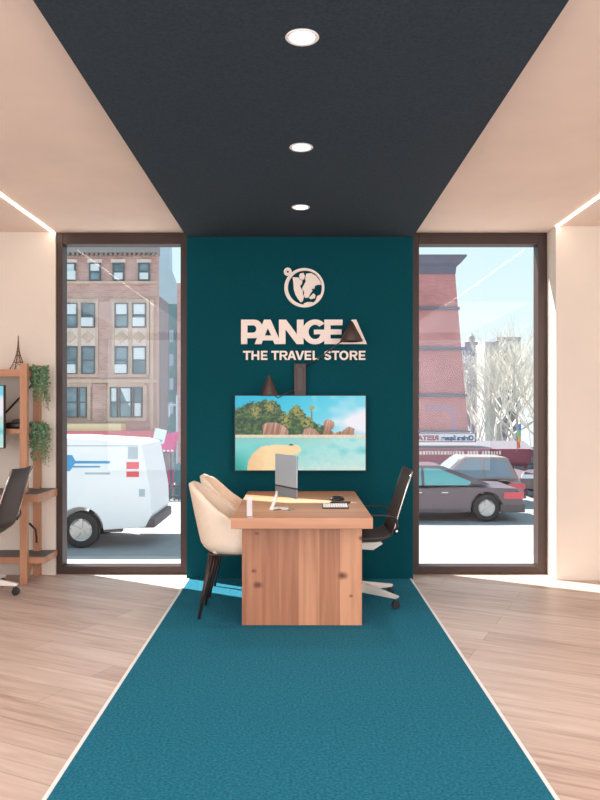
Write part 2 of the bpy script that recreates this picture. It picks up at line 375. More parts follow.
tgl = thing('tagline_sign', 'small ivory raised lettering line under the shop name', 'sign', (0, 0, 0))
t0, t1 = 351.0, 360.0; hgt = t1 - t0; sw = 2.0
def W(x, w, kind):
    m_ = (t0 + t1) / 2
    if kind == 'T': return [[(x, t0), (x + w, t0), (x + w, t0 + 1.8), (x + w / 2 + sw / 2, t0 + 1.8), (x + w / 2 + sw / 2, t1), (x + w / 2 - sw / 2, t1), (x + w / 2 - sw / 2, t0 + 1.8), (x, t0 + 1.8)]]
    if kind == 'H': return [[(x, t0), (x + sw, t0), (x + sw, m_ - .9), (x + w - sw, m_ - .9), (x + w - sw, t0), (x + w, t0), (x + w, t1), (x + w - sw, t1), (x + w - sw, m_ + .9), (x + sw, m_ + .9), (x + sw, t1), (x, t1)]]
    if kind == 'E': return [[(x, t0), (x + w, t0), (x + w, t0 + 1.7), (x + sw, t0 + 1.7), (x + sw, m_ - .8), (x + w - .5, m_ - .8), (x + w - .5, m_ + .8), (x + sw, m_ + .8), (x + sw, t1 - 1.7), (x + w, t1 - 1.7), (x + w, t1), (x, t1)]]
    if kind == 'L': return [[(x, t0), (x + sw, t0), (x + sw, t1 - 1.7), (x + w, t1 - 1.7), (x + w, t1), (x, t1)]]
    if kind == 'A': return [[(x + w / 2 - 1.2, t0), (x + w / 2 + 1.2, t0), (x + w, t1), (x + w - 2.2, t1), (x + w - 2.9, t1 - 2), (x + 2.9, t1 - 2), (x + 2.2, t1), (x, t1)], [(x + w / 2, t0 + 2.2), (x + 3.5, t1 - 3.6), (x + w - 3.5, t1 - 3.6)]]
    if kind == 'V': return [[(x, t0), (x + 2.2, t0), (x + w / 2, t1 - 2.6), (x + w - 2.2, t0), (x + w, t0), (x + w / 2 + 1.2, t1), (x + w / 2 - 1.2, t1)]]
    if kind == 'R': return [[(x, t0), (x + w - 2.6, t0)] + arc(x + w - 2.8, t0 + 2.7, 2.6, -90, 90, 6, 2.7)[1:] + [(x + w, t1), (x + w - 2.5, t1), (x + w - 4.6, t0 + 5.4), (x + sw, t0 + 5.4), (x + sw, t1), (x, t1)], [(x + sw, t0 + 1.6), (x + sw, t0 + 3.9), (x + w - 3, t0 + 3.9), (x + w - 2.1, t0 + 2.7), (x + w - 3, t0 + 1.6)]]
    if kind == 'O': return [arc(x + w / 2, m_, w / 2, 0, 345, 23, hgt / 2 + .2), arc(x + w / 2, m_, w / 2 - 2.1, 0, 345, 23, hgt / 2 - 1.6)]
    if kind == 'S':
        c = [(x + w - 1.0, t0 + 2.0), (x + w - 2.4, t0 + 1.0), (x + w / 2, t0 + .8), (x + 1.6, t0 + 1.5), (x + 1.1, t0 + 2.6), (x + 1.8, t0 + 3.7), (x + w / 2, m_), (x + w - 1.7, m_ + .9), (x + w - 1.0, t1 - 2.5), (x + w - 1.8, t1 - 1.3), (x + w / 2, t1 - .7), (x + 2.2, t1 - 1.1), (x + .9, t1 - 2.4)]
        L_, R_ = [], []
        for i, p in enumerate(c):
            a = c[max(0, i - 1)]; b = c[min(len(c) - 1, i + 1)]; d = math.hypot(b[0] - a[0], b[1] - a[1]); nx, ny = -(b[1] - a[1]) / d, (b[0] - a[0]) / d
            L_.append((p[0] + nx * .95, p[1] + ny * .95)); R_.append((p[0] - nx * .95, p[1] - ny * .95))
        return [L_ + R_[::-1]]
for (ch, x, w) in [('T', 243.2, 7.6), ('H', 251.6, 7.8), ('E', 261.0, 6.6), ('T', 271.4, 7.6), ('R', 279.6, 8.2), ('A', 287.4, 8.8), ('V', 295.4, 8.8), ('E', 304.6, 6.6), ('L', 312.6, 6.0),
                   ('S', 323.8, 7.6), ('T', 331.6, 7.6), ('O', 339.2, 9.2), ('R', 349.6, 8.0), ('E', 358.6, 6.6)]:
    flat('letter', loops(*W(x, w, ch)), .018, M['sign'], tgl, -.013)

gl = thing('globe_emblem', 'round ivory raised globe emblem with small satellite ring on teal wall', 'emblem', (0, 0, 0))
def gz(x, y): return (275 + x / 10.0, 260 + y / 10.0)
flat('outer_ring', loops(arc(304.3, 288.2, 20.0, 0, 352.5, 47, 19.6), arc(304.9, 288.0, 16.9, 0, 352.5, 47, 17.0)), .024, M['sign'], gl, SY)
flat('satellite_ring', loops(arc(287.8, 272.2, 4.0, 0, 345, 23), arc(287.8, 272.2, 1.1, 0, 330, 11)), .024, M['sign'], gl, SY)
land = [[(175, 178), (235, 180), (250, 200), (275, 215), (270, 240), (250, 265), (262, 290), (280, 310), (278, 345), (290, 370), (278, 415), (255, 425), (228, 390), (205, 350), (188, 300), (184, 235)],
        [(250, 140), (285, 135), (300, 165), (292, 195), (270, 205), (245, 185), (242, 158)],
        [(312, 142), (360, 136), (410, 165), (450, 215), (463, 250), (425, 252), (400, 260), (395, 290), (360, 290), (375, 310), (350, 345), (335, 378), (305, 382), (288, 360), (290, 320), (270, 288), (290, 250), (308, 220), (300, 190)],
        [(385, 335), (405, 360), (400, 385), (355, 395), (340, 380), (365, 355)],
        [(420, 365), (448, 352), (445, 385), (420, 415), (402, 412), (412, 390)],
        [(285, 440), (320, 425), (370, 425), (395, 435), (350, 462), (300, 462)]]
for l in land: flat('continent', loops([gz(*p) for p in l]), .022, M['sign'], gl, SY)

# ------------------------------------------------------------------ screens with a beach picture
def hsh(a, b): 
    v = math.sin(a * 127.1 + b * 311.7) * 43758.5453; return v - math.floor(v)
def vnoise(x, y):
    i, j = math.floor(x), math.floor(y); fx, fy = x - i, y - j; fx = fx * fx * (3 - 2 * fx); fy = fy * fy * (3 - 2 * fy)
    return (hsh(i, j) * (1 - fx) + hsh(i + 1, j) * fx) * (1 - fy) + (hsh(i, j + 1) * (1 - fx) + hsh(i + 1, j + 1) * fx) * fy
def inside(p, poly):
    x, y = p; c = False; n = len(poly)
    for i in range(n):
        x1, y1 = poly[i]; x2, y2 = poly[i - 1]
        if (y1 > y) != (y2 > y) and x < (x2 - x1) * (y - y1) / (y2 - y1) + x1: c = not c
    return c
TREES = [(20, 218), (20, 112), (45, 95), (70, 82), (95, 70), (120, 76), (150, 66), (185, 68), (212, 80), (225, 105), (248, 125), (262, 100), (288, 86), (312, 104), (325, 128), (345, 140), (365, 165), (400, 172), (415, 190), (410, 218)]
ROCKS = [[(146, 216), (140, 172), (160, 160), (200, 160), (238, 178), (250, 195), (249, 214)], [(308, 212), (318, 188), (345, 180), (372, 196), (386, 213)],
         [(390, 214), (403, 184), (396, 160), (418, 142), (446, 158), (442, 184), (430, 192), (446, 205), (440, 216)], [(430, 216), (455, 200), (478, 196), (505, 176), (530, 186), (529, 210), (500, 218)]]
SAND = [(78, 370), (80, 325), (104, 285), (140, 260), (200, 253), (262, 257), (292, 254), (306, 274), (296, 294), (240, 300), (215, 320), (210, 370)]
def mixc(a, b, t): t = max(0, min(1, t)); return tuple(a[i] + (b[i] - a[i]) * t for i in range(3))
def beach(u, v):
    x = 27 + u * 549; y = 47 + v * 315
    n1 = vnoise(x / 14, y / 9); n2 = vnoise(x / 5, y / 5); n3 = vnoise(x / 40, y / 26)
    if y < 222:
        c = mixc((0, 178, 212), (120, 208, 226), (x - 60) / 480 + (y - 50) / 320 - .1)
        cl = max(0, (x - 400) / 180) * max(0, 1 - abs(y - 160) / 75) * 2.0 + (n3 - .5) * .6 * (x > 350)
        c = mixc(c, (236, 232, 240), cl)
        if 346 < x < 351 and 100 < y < 150: c = (120, 130, 80)
        if (x - 348) ** 2 / 196 + (y - 98) ** 2 / 110 < 1 and n2 > .3: c = (150, 160, 90)
        if inside((x + (n1 - .5) * 10, y + (n2 - .5) * 22), TREES):
            c = mixc((16, 52, 40), (92, 122, 48), n2 * .9 + (n1 - .5)); 
            for (ax, ay) in ((110, 112), (175, 95), (290, 112), (238, 150), (330, 160)):
                d = math.hypot(x - ax, (y - ay) * .8)
                if d < 30 and n2 > .4: c = mixc(c, (206, 176, 88), .75 - d / 60)
        for k, rk in enumerate(ROCKS):
            if inside((x, y), rk):
                s_ = vnoise(x / 4 + y / 18, k * 7.3 + y / 60); t_ = (y - 140) / 75
                c = mixc((240, 200, 176), (120, 70, 52), s_ * .75 + t_ * .3)
        if y > 212: c = mixc((238, 222, 196), (214, 190, 160), n2)
    else:
        c = mixc((120, 205, 202), (176, 222, 218), (x - 100) / 420 + (n1 - .5) * .3)
        c = mixc(c, (34, 160, 146), (1 - x / 130) * max(0, (y - 265) / 60) + 0)
        c = mixc(c, (84, 190, 196), max(0, 1 - abs(y - 280) / 28) * max(0, (x - 430) / 160) + (n3 - .6))
        c = mixc(c, (214, 226, 214), max(0, (y - 290) / 90) * (x > 180) * (.6 + n1 * .5))
        if y < 262 and x < 430: c = mixc(c, (170, 160, 130), .35 * n1 * (1 - (y - 222) / 40))
    if inside((x + (n2 - .5) * 5, y), SAND): c = mixc((246, 214, 164), (232, 186, 134), (150 - x) / 90 + n1 * .3); 
    if (x - 262) ** 2 / 90 + (y - 254) ** 2 / 16 < 1: c = (90, 80, 60)
    return c
def screen_mat():
    m = bpy.data.materials.new('lit_screen'); m.use_nodes = True; nt = m.node_tree; b = nt.nodes['Principled BSDF']
    a = nt.nodes.new('ShaderNodeVertexColor'); a.layer_name = 'picture'
    b.inputs['Base Color'].default_value = (.01, .01, .01, 1); b.inputs['Roughness'].default_value = .25; b.inputs['Specular IOR Level'].default_value = .2
    nt.links.new(a.outputs[0], b.inputs['Emission Color']); b.inputs['Emission Strength'].default_value = 1.0
    return m
M['screen'] = screen_mat()
def screen_mesh(w, h, nx=190, ny=110):
    me = bpy.data.meshes.new('screen'); vs = [(-w / 2 + w * i / nx, 0, h / 2 - h * j / ny) for j in range(ny + 1) for i in range(nx + 1)]
    fs = [(j * (nx + 1) + i, (j + 1) * (nx + 1) + i, (j + 1) * (nx + 1) + i + 1, j * (nx + 1) + i + 1) for j in range(ny) for i in range(nx)]
    me.from_pydata(vs, [], fs); at = me.color_attributes.new('picture', 'FLOAT_COLOR', 'POINT')
    k = 0
    for j in range(ny + 1):
        for i in range(nx + 1):
            at.data[k].color = srgb(*[max(0, min(255, q)) for q in beach(i / nx, j / ny)]); k += 1
    me.materials.append(M['screen']); me.update(); return me
def tv(loc, lab, me):
    t = thing('television', lab, 'television', loc); w, h = 1.05, .60
    bm = B(); box(bm, -w / 2 - .008, w / 2 + .008, 0, .035, -h / 2 - .008, h / 2 + .008, .004); link('bezel', bm, M['dark'], t)
    bm = B(); box(bm, -.2, .2, .035, .075, -.15, .15, .004); link('wall_bracket', bm, M['black'], t)
    s = bpy.data.objects.new('screen', me); COL.objects.link(s); s.parent = t; s.location = (0, -.0015, 0)
    return t
sm = screen_mesh(1.05, .60)
tv((wp(300.4, 0)[0] * .988, -.078, wp(0, 432.8)[1]), 'wide wall television showing a tropical beach above the desk', sm)

# ------------------------------------------------------------------ cone lamp on the wall
def lamp():
    x0, z0 = wp(300, 380); t = thing('wall_lamp', 'brown wall lamp with upright box and two cone shades on thin arms', 'wall lamp', (x0, 0, z0))
    bm = B(); box(bm, -.048, .048, -.075, 0, -.13, .13, .004); link('wall_mount', bm, M['lampshade'], t)
    bm = B(); box(bm, -.024, .024, -.082, -.075, -.10, .10, .002); link('front_plate', bm, M['leg'], t)
    D2 = 5.93
    def loc(x, y, D=D2): p = px(x, y, D); return (p.x - x0, p.y, p.z - z0)
    for (ap, bs, hw, jn) in (((353.5, 321), (351.5, 341.2), 11.6, [(339, 343), (322, 356), (309, 366)]), ((269.4, 375.5), (269.0, 395.6), 9.6, [(278, 398), (287, 393), (291, 389)])):
        a = Vector(loc(*ap)); b = Vector(loc(*bs)); r = hw * D2 / F
        bm = lathe(B(), [(.004, a.z), (.009, a.z - .004), (r, b.z), (r - .002, b.z - .002), (r - .006, b.z), (.006, a.z - .012)], c=(b.x, b.y, 0), seg=36)
        sh = link('lamp_shade', bm, M['lampshade'], t, True)
        pts = [Vector((b.x, b.y, b.z + .05)), Vector((b.x + (loc(*jn[0])[0] - b.x) * .5, b.y, b.z + .008))] + [Vector(loc(*j)) for j in jn[:-1]] + [Vector((math.copysign(.04, loc(*jn[-1])[0]), -.04, loc(*jn[-1])[2]))]
        bm = tube(B(), pts, .0048, 8); link('arm', bm, M['leg'], t, True)
        bm = bmesh.new(); bmesh.ops.create_uvsphere(bm, u_segments=12, v_segments=8, radius=.022); bmesh.ops.translate(bm, vec=(b.x, b.y, b.z + .03), verts=bm.verts)
        link('bulb', bm, M['white'], t, True)
lamp()

# ------------------------------------------------------------------ the desk
dk = thing('desk', 'knotty oak desk with thick top and solid plank end panels', 'desk', (0, 0, 0))
DT = .733
bm = box(B(), -.413, .45, -1.57, -.05, DT - .066, DT, .003); link('desk_top', bm, M['desk_top'], dk)
bm = box(B(), -.365, .403, -1.33, -1.27, .012, DT - .066, .002); link('end_panel', bm, M['desk_panel'], dk)
bm = box(B(), -.365, .403, -.14, -.08, .012, DT - .066, .002); link('end_panel', bm, M['desk_panel'], dk)
bm = box(B(), -.02, .02, -1.27, -.14, .42, DT - .066, .002); link('modesty_rail', bm, M['desk_panel'], dk)

# all in one computer seen from behind
mt = thing('computer', 'grey all in one computer seen from behind on the desk', 'computer', (0, 0, 0))
pA = Vector((-.166, -.93, 0)); pB = Vector((-.018, -1.20, 0)); ux = (pB - pA).normalized(); nv = Vector((-ux.y, ux.x, 0)); 
if nv.y > 0: nv = -nv   # towards the viewer, the back side
def slab(u0, u1, n0, n1, z0, z1, bev=.004):
    bm = B(); box(bm, u0, u1, n0, n1, z0, z1, bev)
    Mx = Matrix(((ux.x, nv.x, 0, pA.x), (ux.y, nv.y, 0, pA.y), (0, 0, 1, 0), (0, 0, 0, 1))); bmesh.ops.transform(bm, matrix=Mx, verts=bm.verts); return bm
Lm = (pB - pA).length
link('display_back', slab(0, Lm, -.012, .0, .875, 1.088), M['grey_plastic'], mt)
link('chin', slab(0, Lm, -.012, .0, .803, .866), M['grey_plastic2'], mt); link('seam', slab(0.002, Lm - .002, -.011, -.001, .864, .877, .001), M['dark'], mt)
link('glass_front', slab(.006, Lm - .006, -.016, -.012, .88, 1.083, .001), M['black'], mt)
bm = B(); fx, fy = px(271.6, 510, 4.95).x, px(271.6, 510, 4.95).y
top = pA + ux * .03; tube(bm, [(top.x, top.y - .012, .83), (top.x - .004, top.y - .03, .80), (fx, fy, DT + .006)], [.010, .012, .012], 10); st = link('stand', bm, M['white'], mt, True)
bm = B(); box(bm, fx - .015, fx + .11, fy - .012, fy + .10, DT, DT + .006, .002); link('stand_foot', bm, M['white'], mt)
# keys
kx, ky = px(284, 507, 4.98).x, px(284, 507, 4.98).y
kk = thing('key_bunch', 'small bunch of metal keys at the foot of the computer', 'keys', (kx, ky - .05, DT))
bm = tube(B(), [(.02 * math.cos(a / 12 * 6.283), .02 * math.sin(a / 12 * 6.283), .003) for a in range(13)], .0014, 6); link('key_ring', bm, M['chrome'], kk, True)
for a in (-50, -15, 20, 170, 200):
    bm = B(); lathe(bm, [(0, 0), (.011, 0), (.011, .0024), (0, .0024)], (.032, 0, .001 + .0004 * abs(a) / 20), 12); box(bm, .04, .074, -.003, .003, .001, .0034); box(bm, .058, .064, -.007, .0, .001, .0034)
    bmesh.ops.rotate(bm, cent=(0, 0, 0), matrix=Matrix.Rotation(R(a), 3, 'Z'), verts=bm.verts); link('key', bm, M['chrome'] if a < 100 else M['black'], kk)
# keyboard
k0 = px(322.5, 506.5, 4.98); k1 = px(349.0, 506.5, 4.98)
kb = thing('keyboard', 'small white keyboard with dark front edge lying on the desk', 'keyboard', ((k0.x + k1.x) / 2, k0.y + .055, DT))
kw = (k1.x - k0.x) / 2
bm = B(); prism(bm, [(-.055, 0), (.055, 0), (.055, .022), (-.055, .010)], 'x', -kw, kw, .0015); link('case', bm, M['dark'], kb)
bm = B()
for r_ in range(5):
    for c_ in range(10):
        x0_ = -kw + .006 + c_ * (2 * kw - .012) / 10; y0_ = -.048 + r_ * .020; zz = .010 + (y0_ + .055) / .11 * .012
        box(bm, x0_, x0_ + (2 * kw - .012) / 10 - .002, y0_, y0_ + .0175, zz - .001, zz + .005)
link('keycaps', bm, M['white'], kb)
# headset / mouse
hs = px(337, 497, 5.45)
ms = thing('computer_mouse', 'dark rounded computer mouse on the desk behind the keyboard', 'mouse', (hs.x, hs.y, DT), R(20))
bm = B(); lathe(bm, [(0, .034), (.02, .032), (.034, .022), (.04, .008), (.038, 0), (0, 0)], seg=20); bmesh.ops.scale(bm, vec=(1.45, .85, 1), verts=bm.verts); link('shell', bm, M['black'], ms, True)
bm = B(); lathe(bm, [(0, -.004), (.009, -.004), (.009, .004), (0, .004)], (.03, 0, .026), 12, 'y'); link('scroll_wheel', bm, M['grey_plastic'], ms)
hp = px(341, 500, 5.28)
bm = B(); box(bm, -.07, .06, -.035, .035, 0, .012, .004); ph = link('mobile_phone', bm, M['dark']); ph.location = (hp.x, hp.y, DT); ph.rotation_euler = (0, 0, R(-25)); tag(ph, 'flat dark brown phone lying right beside the mouse on the desk', 'phone')
# acrylic holder at the near left
ah = px(249.5, 517, 4.62)
ac = thing('sign_holder', 'upright clear acrylic holder near the left front corner of desk', 'sign holder', (ah.x, ah.y, DT), R(8))
bm = box(B(), -.018, .018, -.06, .06, 0, .004, .001); link('base', bm, M['acrylic'], ac)
bm = box(B(), -.017, .017, -.004, .002, .004, .125, .001); link('upright_panel', bm, M['acrylic'], ac)

# ------------------------------------------------------------------ cream visitor chairs (face +X)
def visitor():
    t = thing('visitor_chair', 'cream', 'chair', (0, 0, 0))
    # U path: parameter s -1..1, from right arm front round the back to left arm front
    nu, nvv = 72, 14
    def ring(hx, hy, xb, xf, s):
        # straight arm sections then a half superellipse for the back
        a = abs(s)
        if a > .45:
            tt = (a - .45) / .55; x = xb + hx + (xf - xb - hx) * tt; y = math.copysign(hy, s)
        else:
            th = s / .45 * math.pi / 2
            ct, st_ = math.cos(th), math.sin(th)
            x = xb + hx - hx * (abs(ct) ** .88); y = hy * math.copysign(abs(st_) ** .88, s)
        return x, y
    def rim(s):
        a = abs(s)
        k = max(0, min(1, (a - .17) / .37)); k = k * k * (3 - 2 * k)
        return .880 - .03 * min(1, a / .17) ** 2 - .195 * k - .045 * max(0, (a - .6) / .4)
    bm = B(); outer, inner = [], []
    th = .045
    for j in range(nvv + 1):
        v = j / nvv; ro, ri = [], []
        for i in range(nu + 1):
            s = -1 + 2 * i / nu; zt = rim(s); z = .43 + (zt - .43) * v; q = (z - .43) / .455
            sag = max(0, 1 - (z - .43) / .07) ** 2 * .035
            xb = -.225 - .10 * q ** .9 + sag; hy = .235 + .035 * min(1, q * 1.6) - sag; xf = .225 + .01 * q - sag
            x, y = ring(.22, hy, xb, xf, s); ro.append(bm.verts.new((x, y, z)))
            x2, y2 = ring(.22 - th * .6, hy - th, xb + th, xf - .01, s); ri.append(bm.verts.new((x2, y2, z if j < nvv else z - .004)))
        outer.append(ro); inner.append(ri)
    for j in range(nvv):
        for i in range(nu):
            bm.faces.new((outer[j][i], outer[j][i + 1], outer[j + 1][i + 1], outer[j + 1][i])); bm.faces.new((inner[j][i + 1], inner[j][i], inner[j + 1][i], inner[j + 1][i + 1]))
        for i in (0, nu): bm.faces.new((outer[j][i], inner[j][i], inner[j + 1][i], outer[j + 1][i]))
    # rolled rim
    rimv = [bm.verts.new(((outer[-1][i].co + inner[-1][i].co) / 2) + Vector((0, 0, .014))) for i in range(nu + 1)]
    for i in range(nu):
        bm.faces.new((outer[-1][i], outer[-1][i + 1], rimv[i + 1], rimv[i])); bm.faces.new((rimv[i], rimv[i + 1], inner[-1][i + 1], inner[-1][i]))
        bm.faces.new((outer[0][i + 1], outer[0][i], inner[0][i], inner[0][i + 1]))
    for i in (0, nu): bm.faces.new((outer[-1][i], rimv[i], inner[-1][i]))
    o = link('shell', bm, M['cream'], t, True)
    bm = B(); box(bm, -.15, .225, -.17, .17, .425, .475, .02); link('seat_base', bm, M['cream'], t, True)
    bm = B(); box(bm, -.17, .24, -.19, .19, .474, .535, .025); link('seat_cushion', bm, M['cream'], t, True)
    bm = B(); box(bm, -.18, .20, -.16, .16, .412, .425, .004); link('under_frame', bm, M['leg'], t)
    for sx_ in (-1, 1):
        for sy_ in (-1, 1):
            x0 = -.155 if sx_ < 0 else .175; xf_ = -.235 if sx_ < 0 else .21
            bm = tube(B(), [(x0, sy_ * .14, .418), (x0 + (xf_ - x0) * .5, sy_ * .16, .21), (xf_, sy_ * .18, .0)], [.020, .016, .010], 12); link('leg', bm, M['leg'], t, True)
    return t
v1 = visitor(); v1.location = (-.425, -1.01, .012); v1['label'] = 'cream tub chair nearest the viewer at the left of the desk'; v1['group'] = 'cream chairs at the desk'
v2 = copy_tree(v1); v2.location = (-.425, -.44, .012); v2['label'] = 'cream tub chair next to the teal wall, behind the nearer cream chair'

# ------------------------------------------------------------------ office chair (faces -X)
def office():
    t = thing('office_chair', '', 'chair')
    bm = lathe(B(), [(0, .075), (.032, .075), (.036, .09), (.030, .125), (.022, .155), (0, .155)], seg=20); link('hub', bm, M['alu'], t, True)
    for k in range(5):
        a = R(180 + 72 * k); c, s = math.cos(a), math.sin(a)
        bm = B(); prism(bm, [(.0, .078), (.315, .070), (.325, .088), (.03, .148), (.0, .152)], 'y', -.018, .018, .004)
        bmesh.ops.rotate(bm, cent=(0, 0, 0), matrix=Matrix.Rotation(a, 3, 'Z'), verts=bm.verts); lg = link('base_arm', bm, M['alu'], t)
        ex, ey = c * .305, s * .305
        bm = B(); tube(bm, [(ex, ey, .072), (ex, ey, .045)], .006, 8)
        for yy in (-.016, .004): lathe(bm, [(.0, 0), (.024, 0), (.028, .003), (.028, .010), (.024, .012), (0, .012)], (ex, ey + yy, .028), 18, 'y')
        box(bm, ex - .020, ex + .022, ey - .005, ey + .005, .03, .058, .002); link('caster', bm, M['black'], t)
    bm = B(); lathe(bm, [(.026, .13), (.026, .26), (.014, .262), (.014, .40)], seg=16); link('gas_lift', bm, M['chrome'], t, True)
    bm = B(); prism(bm, [(-.12, .40), (.10, .385), (.17, .43), (.15, .445), (-.14, .435)], 'y', -.075, .075, .008); link('tilt_mechanism', bm, M['alu'], t)
    # seat + back as one flowing shell profile
    prof = [(-.26, .455), (-.235, .478), (-.15, .474), (-.02, .468), (.10, .468), (.175, .478), (.225, .512), (.25, .57), (.272, .65), (.30, .74), (.335, .85), (.372, .955)]
    thk = [.022, .034, .036, .036, .036, .034, .030, .026, .022, .018, .015, .010]
    def shell(i0, i1, hw, bulge=0):
        bm = B(); rows = []
        P_ = prof[i0:i1]; n = 12
        for k, (x, z) in enumerate(P_):
            kk = k + i0; a = prof[max(0, kk - 1)]; b = prof[min(len(prof) - 1, kk + 1)]; d = math.hypot(b[0] - a[0], b[1] - a[1]); nx, nz = -(b[1] - a[1]) / d, (b[0] - a[0]) / d
            tk = thk[kk]; top_, bot_ = [], []
            w_ = hw * (1 - .10 * max(0, (kk - 7) / 4) ** 2 - (.06 if kk == 0 else 0))
            for j in range(n + 1):
                y = -1 + 2 * j / n; cup = .022 * y * y; ed = (1 - abs(y) ** 8)
                top_.append(bm.verts.new((x + nx * (cup + tk * .5 * ed), y * w_, z + nz * (cup + tk * .5 * ed)))); bot_.append(bm.verts.new((x + nx * (cup - tk * .5 * ed), y * w_, z + nz * (cup - tk * .5 * ed))))
            rows.append((top_, bot_))
        for k in range(len(rows) - 1):
            for j in range(n):
                bm.faces.new((rows[k][0][j], rows[k][0][j + 1], rows[k + 1][0][j + 1], rows[k + 1][0][j])); bm.faces.new((rows[k][1][j + 1], rows[k][1][j], rows[k + 1][1][j], rows[k + 1][1][j + 1]))
        for r_ in (rows[0], rows[-1]):
            for j in range(n): bm.faces.new((r_[0][j], r_[1][j], r_[1][j + 1], r_[0][j + 1]))
        bmesh.ops.remove_doubles(bm, verts=bm.verts, dist=1e-5); return bm
    link('seat', shell(0, 7, .225), M['mesh_fabric'], t, True)
    link('backrest', shell(6, 12, .225), M['mesh_fabric'], t, True)
    for s_ in (-1, 1):
        pts = [(x - .017, s_ * .228 * (1 - .10 * max(0, (k - 2) / 4) ** 2), z) for k, (x, z) in enumerate(prof[6:12])]
        bm = tube(B(), pts, [.0045, .0045, .0045, .005, .006, .008], 8); link('back_rail', bm, M['chrome'], t, True)
    for s_ in (-1, 1):
        y = s_ * .245
        bm = tube(B(), [(.225, y * .93, .53), (.25, y, .58), (.238, y, .64), (.18, y, .655), (-.02, y, .655), (-.075, y, .645), (-.09, y, .61), (-.06, y, .48), (-.03, s_ * .19, .445)], .0075, 8); link('armrest', bm, M['dark'], t, True)
    bm = lathe(B(), [(0, -.010), (.008, -.010), (.008, .0), (0, .0)], (.245, -.232, .548), 14, 'y'); link('adjuster_knob', bm, M['chrome'], t)
    return t
o1 = office(); o1.location = (.425, -.75, .012); o1['label'] = 'dark office chair with pale five arm base at the right of the desk'
o2 = copy_tree(o1); o2.location = (-2.43, -.50, 0)
for c_ in children(o2):
    if c_.name.startswith(('base_arm', 'caster')): c_.rotation_euler = (0, 0, R(180))
o2['label'] = ''; o2['label'] = 'dark office chair at the left edge, in front of the wooden shelf unit'
for o in (o1, o2): o['group'] = 'office chairs'

# ------------------------------------------------------------------ shelf unit at the left
UX0, UX1 = -3.7, -2.20
su = thing('shelf_unit', 'light wood shelf unit with worktop against the left wall', 'shelf unit', (0, 0, 0))
for (x, y0, y1, zt, mm) in ((UX1, -.15, -.095, 1.765, 1), (UX1, .15, .205, 1.765, 1), (UX0, -.15, -.095, 1.765, 1), (UX0, .15, .205, 1.765, 1)):
    bm = box(B(), x - .028, x + .028, y0, y1, 0, zt, .003); link('post', bm, M['shelf_wood'], su)
def shelf(x1, y0, y1, z0, z1, name='shelf', top=False):
    bm = box(B(), UX0 - .03, x1, y0, y1, z0, z1, .003); s_ = link(name, bm, M['shelf_wood_h'], su)
    if top: bm = box(B(), UX0 - .02, x1 - .01, y0 + .01, y1 - .01, z1, z1 + .004); link('top_surface', bm, M['dgrey'], s_)
    return s_
shelf(UX1 - .028, -.145, -.105, 1.655, 1.715, 'front_rail'); shelf(UX1 - .028, -.10, .20, 1.70, 1.716)
shelf(UX1 - .028, -.145, .15, 1.20, 1.24)
shelf(-2.045, -.255, .235, .665, .728, 'worktop', True)
shelf(-2.045, -.10, .235, .155, .205, 'lower_shelf', True)
for z in (1.66, 1.205):
    bm = box(B(), UX1 - .022, UX1 + .022, -.095, .15, z, z + .05, .002); link('side_rail', bm, M['shelf_wood_h'], su)
bm = tube(B(), [(UX1 - .028, .17, 1.62), (-2.62, .17, 1.2)], .008, 6); link('cross_brace', bm, M['dark'], su)
bm = B(); prism(bm, [(-.09, .03), (-.09, .155), (.07, .155)], 'x', UX1 - .02, UX1 + .02, .002); link('corner_bracket', bm, M['shelf_wood'], su)
bm = tube(B(), [(UX1 + .01, -.04, .47), (UX1 + .035, .03, .41), (UX1 + .045, .03, .34), (UX1 + .045, .03, .30)], .009, 6)
link('hook', bm, M['dark'], su)
tl = tv((-2.315 - .432, -.24, 1.337), 'television at the far left edge, in front of the wooden shelf unit', sm); tl.scale = (.81, 1, .81)

# little lattice tower
tp = px(15.5, 371.5, 6.13)
tw = thing('tower_figurine', 'small brown metal lattice tower standing on top of the shelf unit', 'figurine', (tp.x, .06, 1.716))
hgt_t = .285
def wd(q): return .052 * (1 - q) ** 2.6 + .0022
bm = B()
for sx_ in (-1, 1):
    for sy_ in (-1, 1):
        tube(bm, [(sx_ * wd(q / 12), sy_ * wd(q / 12), hgt_t * q / 12) for q in range(13)], [.0046 - .0034 * q / 12 for q in range(13)], 5)
link('leg_lattice', bm, M['tower'], tw)
bm = B()
for q0 in range(3, 11):
    a, b = q0 / 12, (q0 + 1) / 12; wa, wb_ = wd(a), wd(b)
    for s_ in (-1, 1):
        tube(bm, [(-wa, s_ * wa, a * hgt_t), (wb_, s_ * wb_, b * hgt_t)], .0011, 4); tube(bm, [(wa, s_ * wa, a * hgt_t), (-wb_, s_ * wb_, b * hgt_t)], .0011, 4)
        tube(bm, [(s_ * wa, -wa, a * hgt_t), (s_ * wb_, wb_, b * hgt_t)], .0011, 4)
for s_ in (-1, 1):
    pts = [(.034 * math.cos(R(a)), s_ * .036, .01 + .045 * math.sin(R(a))) for a in range(0, 181, 20)]; tube(bm, pts, .002, 4)
link('cross_bracing', bm, M['tower'], tw)
for (w_, z_) in ((.030, .064), (.017, .120), (.006, .225)): bm = B(); box(bm, -w_, w_, -w_, w_, z_, z_ + .006); link('platform', bm, M['tower'], tw)
bm = B(); tube(bm, [(0, 0, .25), (0, 0, .30)], [.0022, .0008], 6); link('spire', bm, M['tower'], tw)
